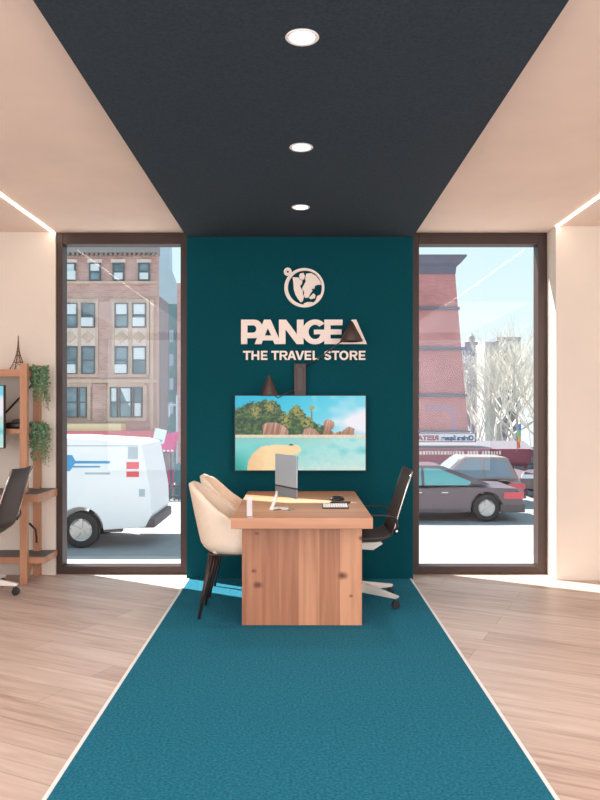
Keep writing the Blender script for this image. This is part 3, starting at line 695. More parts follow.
# dark bag of things on the middle shelf
dp = px(14.5, 428, 6.05)
dc = thing('camera_case', 'low dark rounded case lying on the middle shelf', 'case', (dp.x, -.06, 1.24))
bm = B(); box(bm, -.06, .065, -.06, .05, 0, .05, .016); link('body', bm, M['black'], dc, True)
bm = B(); lathe(bm, [(0, .078), (.025, .074), (.04, .062), (.045, .048), (0, .048)], (.015, 0, 0), 16); link('lid', bm, M['mesh_fabric'], dc, True)

# trailing plants
def plant(x, y, z, seed, lab, potmat):
    rnd = random.Random(seed); t = thing('hanging_plant', lab, 'plant', (x, y, z), group='trailing plants on the shelf unit')
    bm = lathe(B(), [(0, -.005), (.032, -.005), (.042, .055), (.046, .06), (.04, .06), (.036, .05), (0, .05)], seg=18); link('pot', bm, potmat, t, True)
    bl, bs = B(), B()
    def leaf(bmx, p, s):
        d = Vector((rnd.uniform(-1, 1), rnd.uniform(-1, 1), rnd.uniform(-1.2, .5))).normalized(); n = d.cross(Vector((rnd.uniform(-1, 1), rnd.uniform(-1, 1), .3))).normalized()
        m_ = d.cross(n) * s * .12
        pts = [p, p + d * s * .5 + n * s * .32 + m_, p + d * s, p + d * s * .5 - n * s * .32 + m_]; vs = [bmx.verts.new(q) for q in pts]; c = bmx.verts.new(p + d * s * .5)
        for i in range(4): bmx.faces.new((vs[i], vs[(i + 1) % 4], c))
    for k in range(34):
        a = rnd.uniform(0, 6.28); L_ = rnd.uniform(.10, .30); r0 = rnd.uniform(.01, .04); out = rnd.uniform(.015, .055)
        p0 = Vector((r0 * math.cos(a) * .6, r0 * math.sin(a), .055)); pts = [p0]
        p1 = p0 + Vector((out * math.cos(a) + .02, out * math.sin(a), .02)); pts.append(p1)
        n = int(L_ / .02)
        for i in range(n):
            p1 = p1 + Vector((rnd.uniform(-.006, .008), rnd.uniform(-.006, .006), -.02)); pts.append(p1)
        tube(bs, pts, .0011, 3, False)
        for i, p in enumerate(pts[1:]):
            for _ in range(3 if i < 7 else 2): leaf(bl, p + Vector((rnd.uniform(-.01, .01), rnd.uniform(-.01, .01), rnd.uniform(-.01, .01))), rnd.uniform(.022, .040) * (1 - .35 * i / (n + 1)))
    b3 = B()
    for k in range(5):
        p = Vector((.05 + k * .009, rnd.uniform(-.05, .05), -.05 - k * .012)); q = [Vector((.03, 0, .06)), Vector((.05, p.y * .5, .02)), p]; 
        for i in range(11):
            p = p + Vector((rnd.uniform(-.003, .005), rnd.uniform(-.004, .004), -.016)); q.append(p.copy()); leaf(b3, p, .016); leaf(b3, p, .013)
        tube(bs, q, .0009, 3, False)
    link('foliage', bl, M['leaf'], t, recalc=False); link('trailing_vines', b3, M['leaf2'], t, recalc=False); link('stems', bs, M['leaf2'], t)
plant(-2.16, .03, 1.665, 3, 'upper trailing green plant hanging on the shelf unit', M['dgrey'])
plant(-2.16, .03, 1.20, 9, 'lower trailing green plant in blue pot on the shelf unit', M['blue_pot'])

# ------------------------------------------------------------------ outside
M['paving'] = mat('pale_concrete', srgb(172, 168, 166), .9, noise=.06, nscale=2)
M['asphalt'] = mat('street_asphalt', srgb(150, 148, 150), .9, noise=.06, nscale=3)
M['brick'] = brick_mat('pink_brown_brick', srgb(206, 172, 164), srgb(190, 156, 148), srgb(204, 178, 170), .45, .15, .015)
M['brick_red'] = brick_mat('red_brick', srgb(200, 138, 138), srgb(188, 126, 126), srgb(200, 144, 142), .3, .09, .01)
M['stone'] = mat('weathered_sandstone', srgb(206, 184, 168), .9, noise=.1, nscale=2)
M['pale_stone'] = mat('pale_carved_stone', srgb(222, 208, 200), .9, noise=.12, nscale=5)
M['cornice'] = mat('grey_green_cornice', srgb(150, 146, 144), .8)
M['slate_roof'] = mat('blue_grey_slate', srgb(112, 114, 130), .8, noise=.1, nscale=2)
M['sash'] = mat('grey_window_sash', srgb(96, 104, 110), .6)
M['pane'] = mat('street_window_pane', srgb(120, 146, 156), .15, noise=.4, nscale=.9, spec=.6)
M['blind'] = mat('white_window_blind', srgb(222, 232, 236), .8)
M['gray_render'] = mat('grey_render', srgb(150, 142, 146), .9, noise=.04, nscale=1)
M['blue_render'] = mat('pale_blue_render', srgb(178, 200, 212), .9, noise=.06, nscale=.4)
M['teal_clad'] = mat('dark_teal_cladding', srgb(84, 128, 140), .7, noise=.2, nscale=.6)
M['van_white'] = mat('white_vehicle_paint', srgb(232, 236, 240), .35)
M['tyre'] = mat('black_rubber', srgb(44, 42, 44), .8)
M['rim'] = mat('silver_wheel_rim', srgb(190, 188, 186), .35, metal=.7)
M['taillight'] = mat('red_tail_light', srgb(224, 84, 96), .3)
M['car_plum'] = mat('plum_grey_vehicle_paint', srgb(104, 88, 96), .3, spec=.6)
M['car_brown'] = mat('mauve_brown_vehicle_paint', srgb(150, 134, 136), .3, spec=.6)
M['car_glass'] = mat('teal_tinted_car_glass', srgb(104, 176, 178), .1, spec=.8)
M['car_glass2'] = mat('smoky_car_glass', srgb(126, 142, 156), .12, spec=.8)
M['car_trim'] = mat('dark_bumper_plastic', srgb(92, 82, 86), .6)
M['magenta'] = mat('magenta_canvas', srgb(206, 92, 140), .8)
M['maroon'] = mat('maroon_canvas', srgb(138, 62, 84), .8)
M['cream_band'] = mat('cream_board', srgb(240, 226, 180), .8)
M['pink_band'] = mat('coral_board', srgb(226, 130, 138), .8)
M['blue_dec'] = mat('blue_lettering', srgb(70, 150, 200), .6)
M['sign_board'] = mat('pale_blue_sign_board', srgb(238, 245, 250), .6)
M['navy'] = mat('navy_letters', srgb(24, 52, 120), .6)
M['rose'] = mat('rose_letters', srgb(170, 78, 96), .6)
M['bark'] = mat('pale_bark', srgb(224, 217, 208), .9, noise=.08, nscale=4)
M['twig'] = mat('pale_twigs', srgb(212, 206, 194), .9)
M['tower_brick'] = mat('mauve_tower_render', srgb(124, 112, 134), .9, noise=.08, nscale=.5)
M['tower_pale'] = mat('ivory_tower_render', srgb(176, 172, 166), .9)
M['tower_glass'] = mat('blue_tower_glass', srgb(140, 170, 196), .4)
GZ = -1.15
# ground slab stepping down to the street, kerb, road that dips away beyond the parked cars
bm = B(); prism(bm, [(.36, -.12), (1.2, -.12), (1.25, GZ - .02), (.36, GZ - .02)], 'x', -30, 30); struct(link('ground_terrace', bm, M['paving']))
bm = B(); prism(bm, [(1.25, GZ - .5), (1.25, GZ), (6.9, GZ), (6.95, GZ - .5)], 'x', -60, 60); struct(link('ground_pavement', bm, M['paving']))
bm = B(); prism(bm, [(6.95, GZ - .5), (6.95, GZ - .03), (16.4, GZ - .03), (22, -3.6), (140, -6), (140, -7), (7, -7)], 'x', -90, 90); struct(link('ground_street', bm, M['asphalt']))

def facade_window(par, x0, y0, x1, y1, D, blind=0.5, ac=False, seed=0, curtain=False):
    a = px(x0, y0, D); b = px(x1, y1, D); y = a.y - .14; f = .09
    bm = B(); box(bm, a.x, b.x, y - .02, y + .12, b.z, b.z + f); box(bm, a.x, b.x, y - .02, y + .12, a.z - f, a.z); box(bm, a.x, a.x + f, y - .02, y + .12, b.z + f, a.z - f); box(bm, b.x - f, b.x, y - .02, y + .12, b.z + f, a.z - f)
    mz = (a.z + b.z) / 2; box(bm, a.x + f, b.x - f, y, y + .12, mz - .05, mz + .05)
    w = link('window', bm, M['sash'], par)
    bm = B(); box(bm, a.x + f, b.x - f, y + .06, y + .10, b.z + f, a.z - f); link('pane', bm, M['pane'], w)
    if blind > 0:
        bm = B(); box(bm, a.x + f, b.x - f, y + .02, y + .058, mz + .06 if blind < 2 else b.z + f, (a.z - f) if blind < 2 else mz - .06); link('blind', bm, M['blind'], w)
    if curtain:
        bm = B(); prism(bm, [(a.x + f, a.z - f), (b.x - f, a.z - f), (b.x - f, b.z + (a.z - b.z) * .35), ((a.x + b.x) / 2 + .1, mz)], 'y', y + .02, y + .055); link('curtain', bm, M['blind'], w)
    if ac:
        c = (a.x + b.x) / 2; bm = B(); box(bm, c - .38, c + .38, y - .3, y + .05, b.z + .05, b.z + .62, .03)
        for q in range(5): box(bm, c - .30, c + .30, y - .315, y - .30, b.z + .12 + q * .09, b.z + .16 + q * .09)
        link('air_conditioner', bm, M['blind'], w)
    return w
def bx_px(bm, x0, y0, x1, y1, D, dep, bev=0, out=0):
    a = px(x0, y0, D); b = px(x1, y1, D); box(bm, a.x, b.x, a.y - out, a.y + dep, b.z, a.z, bev); return bm

DB = 50.0
br = thing('apartment_building', 'weathered pink brick apartment block across the street with grey cornice', 'building', (0, 0, 0))
bm = B(); bx_px(bm, -60, 253, 157, 480, DB, .8); link('wall', bm, M['brick'], br)
bm = B(); bx_px(bm, -60, 245, 157.5, 254, DB, .9, out=.5)
for k in range(46): x_ = px(-58 + k * 4.7, 0, DB).x; z_ = px(0, 256, DB).z; box(bm, x_, x_ + .14, DB + CAMY - .42, DB + CAMY, z_, z_ + .3)
link('cornice', bm, M['cornice'], br)
bm = B(); bx_px(bm, -60, 281.5, 157.5, 284, DB, .1, out=.18); link('string_course', bm, M['stone'], br)
bm = B(); bx_px(bm, -60, 379.5, 157.5, 383, DB, .1, out=.22); link('string_course', bm, M['stone'], br)
bm = B(); bx_px(bm, 150.5, 300, 154, 430, DB, .1, out=.15); link('pilaster', bm, M['stone'], br)
bm = B(); bx_px(bm, 93, 384, 107, 425, DB, .1, out=.12); link('pilaster', bm, M['brick'], br)
for (x0, y0, x1, y1, mk) in ((110.5, 299, 149.5, 303, 'stone'), (112, 303, 115, 374, 'stone'), (146.5, 303, 149.5, 374, 'stone'), (128.5, 303, 132.5, 374, 'stone'), (115, 328, 147, 346, 'pale_stone'),
                             (60, 299, 99, 303, 'stone'), (95.5, 303, 98.5, 374, 'stone'), (78, 303, 81.5, 374, 'stone'), (60, 328, 96, 346, 'pale_stone'), (108, 383, 145, 387, 'stone'), (60, 383, 92, 387, 'stone'), (143, 385, 147, 420, 'stone'), (87.5, 385, 91, 420, 'stone'),
                             (110, 374, 148, 377, 'stone'), (60, 374, 97, 377, 'stone'), (107, 385, 110, 420, 'stone'), (106, 417.5, 146, 421, 'stone')):
    so_ = .08 + .004 * ((x0 * 7 + y0) % 11); bm = B(); bx_px(bm, x0, y0, x1, y1, DB, .1, out=so_); link('stone_surround', bm, M[mk], br)
for cx_ in (121.5, 139, 70, 88):     # carved lozenges in the spandrels
    c = px(cx_, 337, DB); bm = B(); prism(bm, [(c.x - .45, c.z), (c.x, c.z + .38), (c.x + .45, c.z), (c.x, c.z - .38)], 'y', c.y - .16, c.y - .09); link('carved_panel', bm, M['stone'], br)
for (x0, x1) in ((66, 76), (89.5, 101), (113, 124.5), (138.5, 150)):
    facade_window(br, x0, 263, x1, 281, DB, 1 if x0 < 100 else 2, ac=x0 < 70); bm = B(); bx_px(bm, x0 - 1.5, 259.5, x1 + 1.5, 263, DB, .1, out=.14); link('lintel', bm, M['pale_stone'], br)
for (x0, x1, b_, ac_) in ((64, 78, 1, False), (81.5, 95.5, 0, True), (115, 128.5, 1, False), (132.5, 146.5, 1, True)): facade_window(br, x0, 303, x1, 327.5, DB, b_, ac_)
for (x0, x1, b_, ac_) in ((64, 78, 0, True), (81.5, 95.5, 0, False), (115, 128.5, 0, True), (132.5, 146.5, 1, False)): facade_window(br, x0, 346.5, x1, 374, DB, b_, ac_)
for (x0, x1, b_, cu_) in ((64, 78, 0, False), (79, 87, 0, False), (110.5, 118, 1, False), (119.5, 132, 0, True), (133.5, 142.5, 2, False)): facade_window(br, x0, 387, x1, 417.5, DB, b_, False, curtain=cu_)
bm = B(); bx_px(bm, -20, 424, 121, 431, DB - 1.5, 1.5); link('shop_fascia', bm, M['cream_band'], br)
bm = B(); bx_px(bm, -20, 431, 150, 439, DB - 2, 2); link('shop_awning', bm, M['pink_band'], br)

def block(name, lab, x0, y0, x1, y1, D, dep, mk, topcut=None, zb=-6, windows=()):
    t = thing(name, lab, 'building', (0, 0, 0)); a = px(x0, y0, D); b = px(x1, y1, D)
    if topcut is None: pts = [(a.x, zb), (b.x, zb), (b.x, a.z), (a.x, a.z)]
    else: pts = [(a.x, zb), (b.x, zb)] + [(px(q[0], q[1], D).x, px(q[0], q[1], D).z) for q in topcut]
    bm = B(); prism(bm, pts, 'y', a.y, a.y + dep); link('wall', bm, M[mk], t)
    for w in windows:
        bm = B(); bx_px(bm, *w, D, .1, out=.06); link('window', bm, M['tower_glass'], t)
    return t
gb = thing('building', 'plain grey building wall right of the pink brick block', 'building', (0, 0, 0))
xg = px(157.0, 0, DB).x; bm = B(); box(bm, xg - 14, xg, DB + CAMY + .95, 54.4 + CAMY, -6, px(0, 294, DB).z); link('wall', bm, M['gray_render'], gb)
block('building', 'pale blue building with sloping top behind the pink brick block', 150, 240, 178.5, 480, 66, 1.5, 'blue_render', topcut=[(178.5, 293), (169.5, 268), (169, 240), (150, 240)])
block('building', 'narrow dark teal clad building beside the grey wall', 167, 304, 177, 480, 58, 3, 'teal_clad', windows=[(169.5, 330 + 24 * k, 173.5, 342 + 24 * k) for k in range(4)])
block('building', 'narrow brick building at the right edge of the left window', 177.2, 283, 200, 480, 56, 8, 'brick')

# things along the far pavement, left
DS = 21.6
aw = thing('street_awning', 'magenta street awning behind the rear of the white van', 'awning', (0, 0, 0))
a = px(150, 441, DS)
bm = B(); q = [px(166, 434, DS), px(178.5, 432, DS), px(173.5, 452, DS), px(153, 449, DS), px(160, 441, DS)]
prism(bm, [(p.x, p.z) for p in q], 'y', q[0].y - .35, q[0].y + .3); link('canvas', bm, M['magenta'], aw)
for k, x in enumerate((155, 159.5, 163, 167, 171)):
    bm = B(); bx_px(bm, x, 449.8, x + 2.2, 451.6, DS - .36, .01); link('lettering', bm, M['blind'], aw)
for x in (170, 160):
    bm = B(); bx_px(bm, x, 448, x + 1.4, 503, DS, .06); link('post', bm, M['sash'], aw)
pc = thing('street_placard', 'tilted white placard on a thin pole above the van rear', 'placard', (0, 0, 0))
q = [px(155.5, 428, DS - 1), px(167, 430.5, DS - 1), px(163.5, 444, DS - 1), px(152.5, 441, DS - 1)]
bm = B(); prism(bm, [(p.x, p.z) for p in q], 'y', q[0].y - .02, q[0].y + .02); link('board', bm, M['blind'], pc)
q = [px(155.3, 438.5, DS - 1), px(162.5, 440.3, DS - 1), px(162, 441.8, DS - 1), px(154.9, 440, DS - 1)]
bm = B(); prism(bm, [(p.x, p.z) for p in q], 'y', q[0].y - .03, q[0].y - .021); link('blue_line', bm, M['blue_dec'], pc)
a = px(154.5, 436, DS - 1); b = px(150.5, 506, DS - 1); bm = tube(B(), [(a.x, a.y, a.z), (a.x - .05, a.y, GZ)], .02, 6); link('pole', bm, M['blind'], pc)
kio = thing('street_kiosk', 'grey street kiosk on the far pavement right of the van', 'kiosk', (0, 0, 0))
bm = B(); bx_px(bm, 157, 452, 168, 501.5, DS + .5, 1.0); link('cabin', bm, M['gray_render'], kio)
bm = B(); bx_px(bm, 156, 449, 169, 453, DS + .4, 1.2); link('roof', bm, M['sash'], kio)
bm = B(); bx_px(bm, 175, 464, 181, 500, DS, .5); link('side_panel', bm, M['teal_clad'], kio)
bm = B(); bx_px(bm, 168, 470, 171, 492, DS + .3, .5); link('notice_board', bm, M['magenta'], kio)
fn = thing('street_railing', 'low grey metal railing along the far pavement', 'railing', (0, 0, 0))
bm = B(); bx_px(bm, 100, 485, 190, 487, DS - .4, .05); bx_px(bm, 100, 495.5, 190, 497, DS - .4, .05); link('rail', bm, M['sash'], fn)
for k in range(19): bm = B(); bx_px(bm, 100 + k * 4.6, 485, 100.9 + k * 4.6, 502, DS - .4, .04); link('picket', bm, M['sash'], fn)
# slender street poles
bm = B(); bx_px(bm, 176, 395, 177.5, 502, DS + .2, .05); bx_px(bm, 169, 404, 177, 405.5, DS + .2, .05); bx_px(bm, 168.5, 404, 169.8, 417, DS + .2, .05)
tag(link('street_pole', bm, M['blue_render']), 'thin pale street pole with bracket right of the white placard', 'pole')

def wheel(par, x, y, z, r, w=.2):
    bm = B(); lathe(bm, [(r * .62, 0), (r * .94, 0), (r, .03), (r, w - .03), (r * .94, w), (r * .62, w)], (x, y, z), 32, 'y', False); wl_ = link('wheel', bm, M['tyre'], par, False)
    bm = B(); lathe(bm, [(0, .02), (r * .15, .015), (r * .2, .03), (r * .5, .03), (r * .62, .005), (r * .64, w * .5), (0, w * .5)], (x, y, z), 24, 'y')
    for k in range(5):
        b_ = B(); box(b_, -.03, .03, .006, .03, r * .12, r * .6); 
        bmesh.ops.rotate(b_, cent=(0, 0, 0), matrix=Matrix.Rotation(R(72 * k), 3, 'Y'), verts=b_.verts); bmesh.ops.translate(b_, vec=(x, y, z), verts=b_.verts)
        me_ = bpy.data.meshes.new('t'); b_.to_mesh(me_); b_.free(); bm.from_mesh(me_); bpy.data.meshes.remove(me_)
    link('rim', bm, M['rim'], wl_, False)
def arch(cx_, r, n=10): return [(cx_ + r * math.cos(R(180 - 180 * i / n)), GZv + .30 + r * math.sin(R(180 * i / n)) - .30 + .30) for i in range(n + 1)]
# --- white van, rear towards the right
GZv = GZ - .03
van = thing('van', 'white delivery van driving past the left window', 'van', (0, 0, 0))
VD = 13.9; vy = VD + CAMY; vs_ = VD / F
rearX = (148 - VX) * vs_; topZ = px(0, 437.5, VD).z; wx = (80 - VX) * vs_; L_ = 4.9
def archp(cx_, r, zc, zb): 
    a0 = math.degrees(math.asin(min(1, (zc - zb) / r))) if zb < zc else 0
    return [(cx_ + r * math.cos(R(180 + a0 - (180 + 2 * a0) * i / 12)), zc + r * math.sin(R(180 + a0 - (180 + 2 * a0) * i / 12))) for i in range(13)]
zb = GZv + .40
wx2 = wx - 2.9
pts = [(rearX - L_, zb), (rearX - L_ - .02, zb + .5), (rearX - L_ + .25, zb + .75)] + [(rearX - L_ + .95, topZ - .06), (rearX - L_ + 1.3, topZ)] + [(rearX - 1.6, topZ), (rearX - .35, topZ - .07), (rearX - .12, topZ - .13), (rearX - .03, topZ - .6), (rearX + .05, zb + .62), (rearX + .06, zb + .22), (rearX - .05, zb)]
pts += archp(wx, .43, GZv + .34, zb)[::-1] + archp(wx2, .43, GZv + .34, zb)[::-1]
bm = B(); prism(bm, pts, 'y', vy, vy + 1.9, .02); link('body', bm, M['van_white'], van)
bm = B(); box(bm, rearX - .55, rearX + .12, vy + .02, vy + 1.88, zb - .02, zb + .16, .03); link('rear_bumper', bm, M['car_trim'], van)
bm = B(); box(bm, wx + .42, rearX - .5, vy + .04, vy + .2, zb - .10, zb + .02, .01); link('side_sill', bm, M['car_trim'], van)
for (z0_, z1_) in ((462, 469), (471.5, 477)):
    a = px(126.5, z0_, VD); b = px(139, z1_, VD); bm = B(); box(bm, a.x, b.x, a.y - .012, a.y + .02, b.z, a.z, .004); link('marker_light', bm, M['taillight'], van)
a = px(139, 489, VD); bm = B(); box(bm, a.x, a.x + .11, a.y - .01, a.y + .02, a.z - .14, a.z, .004); link('fuel_flap', bm, M['grey_plastic'], van)
a = px(128, 447, VD); b = px(138, 459, VD); bm = B(); box(bm, a.x, b.x, a.y - .008, a.y + .02, b.z, a.z, .004); link('side_window', bm, M['grey_plastic'], van)
bm = B()
for (x0, y0, x1, y1) in ((60, 461, 110, 463.5), (60, 466, 100, 467.5)): bx_px(bm, x0, y0, x1, y1, VD - .006, .006)
q = [px(60, 455, VD), px(72, 455, VD), px(76, 462, VD), px(70, 471, VD), px(60, 472, VD)]; prism(bm, [(p.x, p.z) for p in q], 'y', vy - .008, vy)
link('side_stripe', bm, M['blue_dec'], van)
bm = B(); bx_px(bm, 85, 472.5, 110, 474.5, VD - .006, .006); bx_px(bm, 30, 445.5, 139, 446.3, VD - .006, .006); link('pinstripe', bm, M['grey_plastic'], van)
for wxx in (wx, wx2):
    wheel(van, wxx, vy + .04, GZv + .34, .34); wheel(van, wxx, vy + 1.66, GZv + .34, .34)
    
# --- cars
def car(name, lab, D, rear, zbelt, ztop, L_, green, wheels, paint, glass, W_=1.78, panes=(), zoff=0, lampz=(.62, .78), nose=.55):
    """side view with the rear at the right; green: list of (x, z) of the greenhouse outline"""
    t = thing(name, lab, 'car', (0, 0, 0)); y0 = D + CAMY; zb = GZv + .22 + zoff; zc = GZv + .32 + zoff
    pts = [(rear - L_, zb + .08), (rear - L_ - .02, zb + .35), (rear - L_ + .12, zb + nose), (rear - L_ + 1.1, zbelt - .06), (rear - 1.2, zbelt), (rear - .12, zbelt - .03), (rear, zbelt - .18), (rear + .02, zb + .25), (rear - .06, zb)]
    pts += archp(wheels[0], .37, zc, zb)[::-1] + archp(wheels[1], .37, zc, zb)[::-1]
    bm = B(); prism(bm, pts, 'y', y0, y0 + W_, .035); link('body', bm, M[paint], t, False)
    ins = .20; bm = B(); n = len(green)
    lo = min(z for _, z in green); hi = max(z for _, z in green)
    def iy(z): return .04 + ins * (z - lo) / (hi - lo)
    va = [bm.verts.new((x, y0 + iy(z), z)) for x, z in green]; vb = [bm.verts.new((x, y0 + W_ - iy(z), z)) for x, z in green]
    bm.faces.new(va); bm.faces.new(vb[::-1])
    for i in range(n): bm.faces.new((va[i], vb[i], vb[(i + 1) % n], va[(i + 1) % n]))
    bmesh.ops.recalc_face_normals(bm, faces=bm.faces); bmesh.ops.bevel(bm, geom=list(bm.edges), offset=.025, segments=2, affect='EDGES'); link('cabin', bm, M[paint], t)
    for pn in panes:
        bm = B(); va = [bm.verts.new((x, y0 + iy(z) - .012, z)) for x, z in pn]; vb = [bm.verts.new((x, y0 + iy(z) + .02, z)) for x, z in pn]
        bm.faces.new(va); bm.faces.new(vb[::-1])
        for i in range(len(pn)): bm.faces.new((va[i], vb[i], vb[(i + 1) % len(pn)], va[(i + 1) % len(pn)]))
        link('side_window', bm, M[glass], t)
    # windscreen and rear screen
    for (i, j) in ((0, 1), (2, 3)):
        p, q = green[i], green[j]; bm = B(); s_ = -1 if i == 0 else 1
        def lerp(k): return (p[0] + (q[0] - p[0]) * k, p[1] + (q[1] - p[1]) * k)
        A_, B_ = lerp(.1), lerp(.9)
        vs = [bm.verts.new((A_[0] + s_ * .02, y0 + iy(A_[1]) + .08, A_[1] + .012)), bm.verts.new((A_[0] + s_ * .02, y0 + W_ - iy(A_[1]) - .08, A_[1] + .012)), bm.verts.new((B_[0] + s_ * .02, y0 + W_ - iy(B_[1]) - .08, B_[1] + .012)), bm.verts.new((B_[0] + s_ * .02, y0 + iy(B_[1]) + .08, B_[1] + .012))]
        bm.faces.new(vs); link('windscreen' if i == 0 else 'rear_screen', bm, M[glass], t)
    for yy in (y0 - .01, y0 + W_ - .02):
        bm = B(); box(bm, rear - .42, rear + .03, yy, yy + .03, zbelt - .27, zbelt - .12, .01); link('tail_light', bm, M['taillight'], t)
        bm = B(); box(bm, rear - L_ + .02, rear - L_ + .4, yy, yy + .03, zb + .34, zb + .46, .01); link('headlight', bm, M['blind'], t)
    bm = B(); box(bm, rear - .5, rear + .06, y0 - .01, y0 + W_ + .01, zb, zb + .18, .02); link('rear_bumper', bm, M['car_trim'], t)
    bm = B(); box(bm, wheels[1] + .4, wheels[0] - .4, y0 - .006, y0 + .03, zb + .02, zb + .08, .004); link('side_sill', bm, M['car_trim'], t)
    bm = B()
    for fx_ in (.40, .62): x_ = wheels[1] + (wheels[0] - wheels[1]) * fx_; box(bm, x_, x_ + .15, y0 - .016, y0, zbelt - .14, zbelt - .11, .003)
    link('door_handle', bm, M['chrome'], t)
    for wxx in wheels: wheel(t, wxx, y0 + .02, zc, .31, .18); wheel(t, wxx, y0 + W_ - .2, zc, .31, .18)
    return t
D1 = 17.2; s1 = D1 / F
X = lambda p, D=D1: (p - VX) * D / F
Z = lambda p, D=D1: CAMZ - (p - VY) * D / F
car('sedan_car', 'dark plum sedan in the street, nearest car in the right window', D1, X(522.5), Z(487), Z(465), 4.6,
    [(X(352), Z(487)), (X(392), Z(466)), (X(444), Z(466.5)), (X(492), Z(485))], (X(487), X(487) - 2.75), 'car_plum', 'car_glass',
    panes=[[(X(425), Z(485.5)), (X(425), Z(469)), (X(441), Z(469.5)), (X(472), Z(482)), (X(470), Z(485.5))], [(X(366), Z(485.5)), (X(394), Z(469)), (X(422), Z(469)), (X(422), Z(485.5))]])
D2c = 19.9
X2 = lambda p: X(p, D2c); Z2 = lambda p: Z(p, D2c)
car('estate_car', 'mauve brown high roofed car parked behind the dark sedan', D2c, X2(524), Z2(479), Z2(457), 4.4,
    [(X2(440), Z2(480)), (X2(466), Z2(457.5)), (X2(510), Z2(458)), (X2(520), Z2(480))], (X2(503), X2(503) - 2.7), 'car_brown', 'car_glass2',
    panes=[[(X2(449), Z2(478)), (X2(468), Z2(461)), (X2(483), Z2(460.5)), (X2(483), Z2(478))], [(X2(486), Z2(478)), (X2(486), Z2(460.5)), (X2(507), Z2(461)), (X2(513), Z2(477))]], nose=.5)
D3 = 22.0
car('parked_car', 'grey car mostly hidden behind the mauve brown car at right', D3, X(531, D3) + 3.9, Z(478, D3), Z(466, D3), 4.2,
    [(X(545, D3), Z(478, D3)), (X(565, D3), Z(464, D3)), (X(600, D3), Z(464, D3)), (X(620, D3), Z(477, D3))], (X(531, D3) + 3.1, X(531, D3) + .55), 'car_plum', 'car_glass2', panes=[])

# --- diner with maroon awning and mirrored sign
DD = 26.0
dn = thing('corner_restaurant', 'low corner restaurant with maroon awning and pale blue sign', 'restaurant', (0, 0, 0))
bm = B(); bx_px(bm, 380, 447, 536, 530, DD, 5); link('wall', bm, M['gray_render'], dn)
bm = B(); a = px(380, 441, DD - 1); b = px(534, 455, DD - 1); prism(bm, [(a.y + .0, px(0, 448, DD).z), (a.y, px(0, 455, DD).z), (a.y + 1.2, px(0, 455, DD).z), (a.y + 1.2, px(0, 441, DD).z)], 'x', a.x, b.x); link('awning_roof', bm, mat('grey_canvas', srgb(118, 112, 120), .9), dn)
bm = B(); bx_px(bm, 380, 449, 531, 462.5, DD - 1.1, .12); link('awning_valance', bm, M['maroon'], dn)
rr = random.Random(5)
bm = B(); x_ = 382
while x_ < 502:
    w_ = rr.uniform(1.4, 2.3)
    if rr.random() < .84: bx_px(bm, x_, 450.8 + rr.uniform(0, .5), x_ + w_, 454.6, DD - 1.15, .02)
    x_ += w_ + 1.1
link('valance_lettering', bm, M['pale_stone'], dn)
for k in range(9):
    x0 = 384 + k * 17
    bm = B(); bx_px(bm, x0, 463, x0 + 14, 500, DD, .1, out=.05); w = link('window', bm, M['sash'], dn)
    bm = B(); bx_px(bm, x0 + 1.2, 465, x0 + 6.4, 498, DD - .08, .02); bx_px(bm, x0 + 7.6, 465, x0 + 12.8, 498, DD - .08, .02); link('pane', bm, M['pane'], w)
bm = B(); bx_px(bm, 500, 462, 527, 500, DD - .3, .3); link('entrance_bay', bm, M['maroon'], dn)
bm = B(); bx_px(bm, 503, 466, 511, 500, DD - .36, .06); bx_px(bm, 514, 466, 524, 480, DD - .36, .06); link('pane', bm, M['pane'], dn)
sg = thing('restaurant_sign', 'pale blue sign board with mirrored lettering above the maroon awning', 'sign', (0, 0, 0))
a = px(380, 433.6, DD - .6); b = px(475, 441.4, DD - .6)
bm = B(); box(bm, a.x, b.x, a.y, a.y + .15, b.z, a.z, .01); link('board', bm, M['sign_board'], sg)
bm = B(); bx_px(bm, 379, 433, 476, 434, DD - .62, .2); bx_px(bm, 379, 441.2, 476, 442.2, DD - .62, .2); bx_px(bm, 475, 433, 476.2, 442, DD - .62, .2); link('frame', bm, M['gray_render'], sg)
def text_mesh(txt, size, m, par, right_x, y, zbase, width):
    cu = bpy.data.curves.new('t', 'FONT'); cu.body = txt; cu.size = size; cu.extrude = .01; cu.offset = .008 * size / .2
    t = bpy.data.objects.new('tmp', cu); COL.objects.link(t); dg = bpy.context.evaluated_depsgraph_get(); me = bpy.data.meshes.new_from_object(t.evaluated_get(dg)); bpy.data.objects.remove(t)
    x0 = min(v.co.x for v in me.vertices); x1 = max(v.co.x for v in me.vertices); k = width / (x1 - x0)
    for v in me.vertices: v.co = Vector((right_x - (v.co.x - x0) * k, y - v.co.z, zbase + v.co.y))
    me.flip_normals(); me.materials.clear(); me.materials.append(m); o = bpy.data.objects.new('lettering', me); COL.objects.link(o); o.parent = par; return o
sD = (DD - .62) / F
text_mesh('Chelsea Square', .22, M['navy'], sg, (473.5 - VX) * sD, a.y - .012, px(0, 440.1, DD - .62).z, 32.0 * sD)
text_mesh('RESTAURANT', .22, M['rose'], sg, (438.5 - VX) * sD, a.y - .012, px(0, 440.1, DD - .62).z, 46.0 * sD)

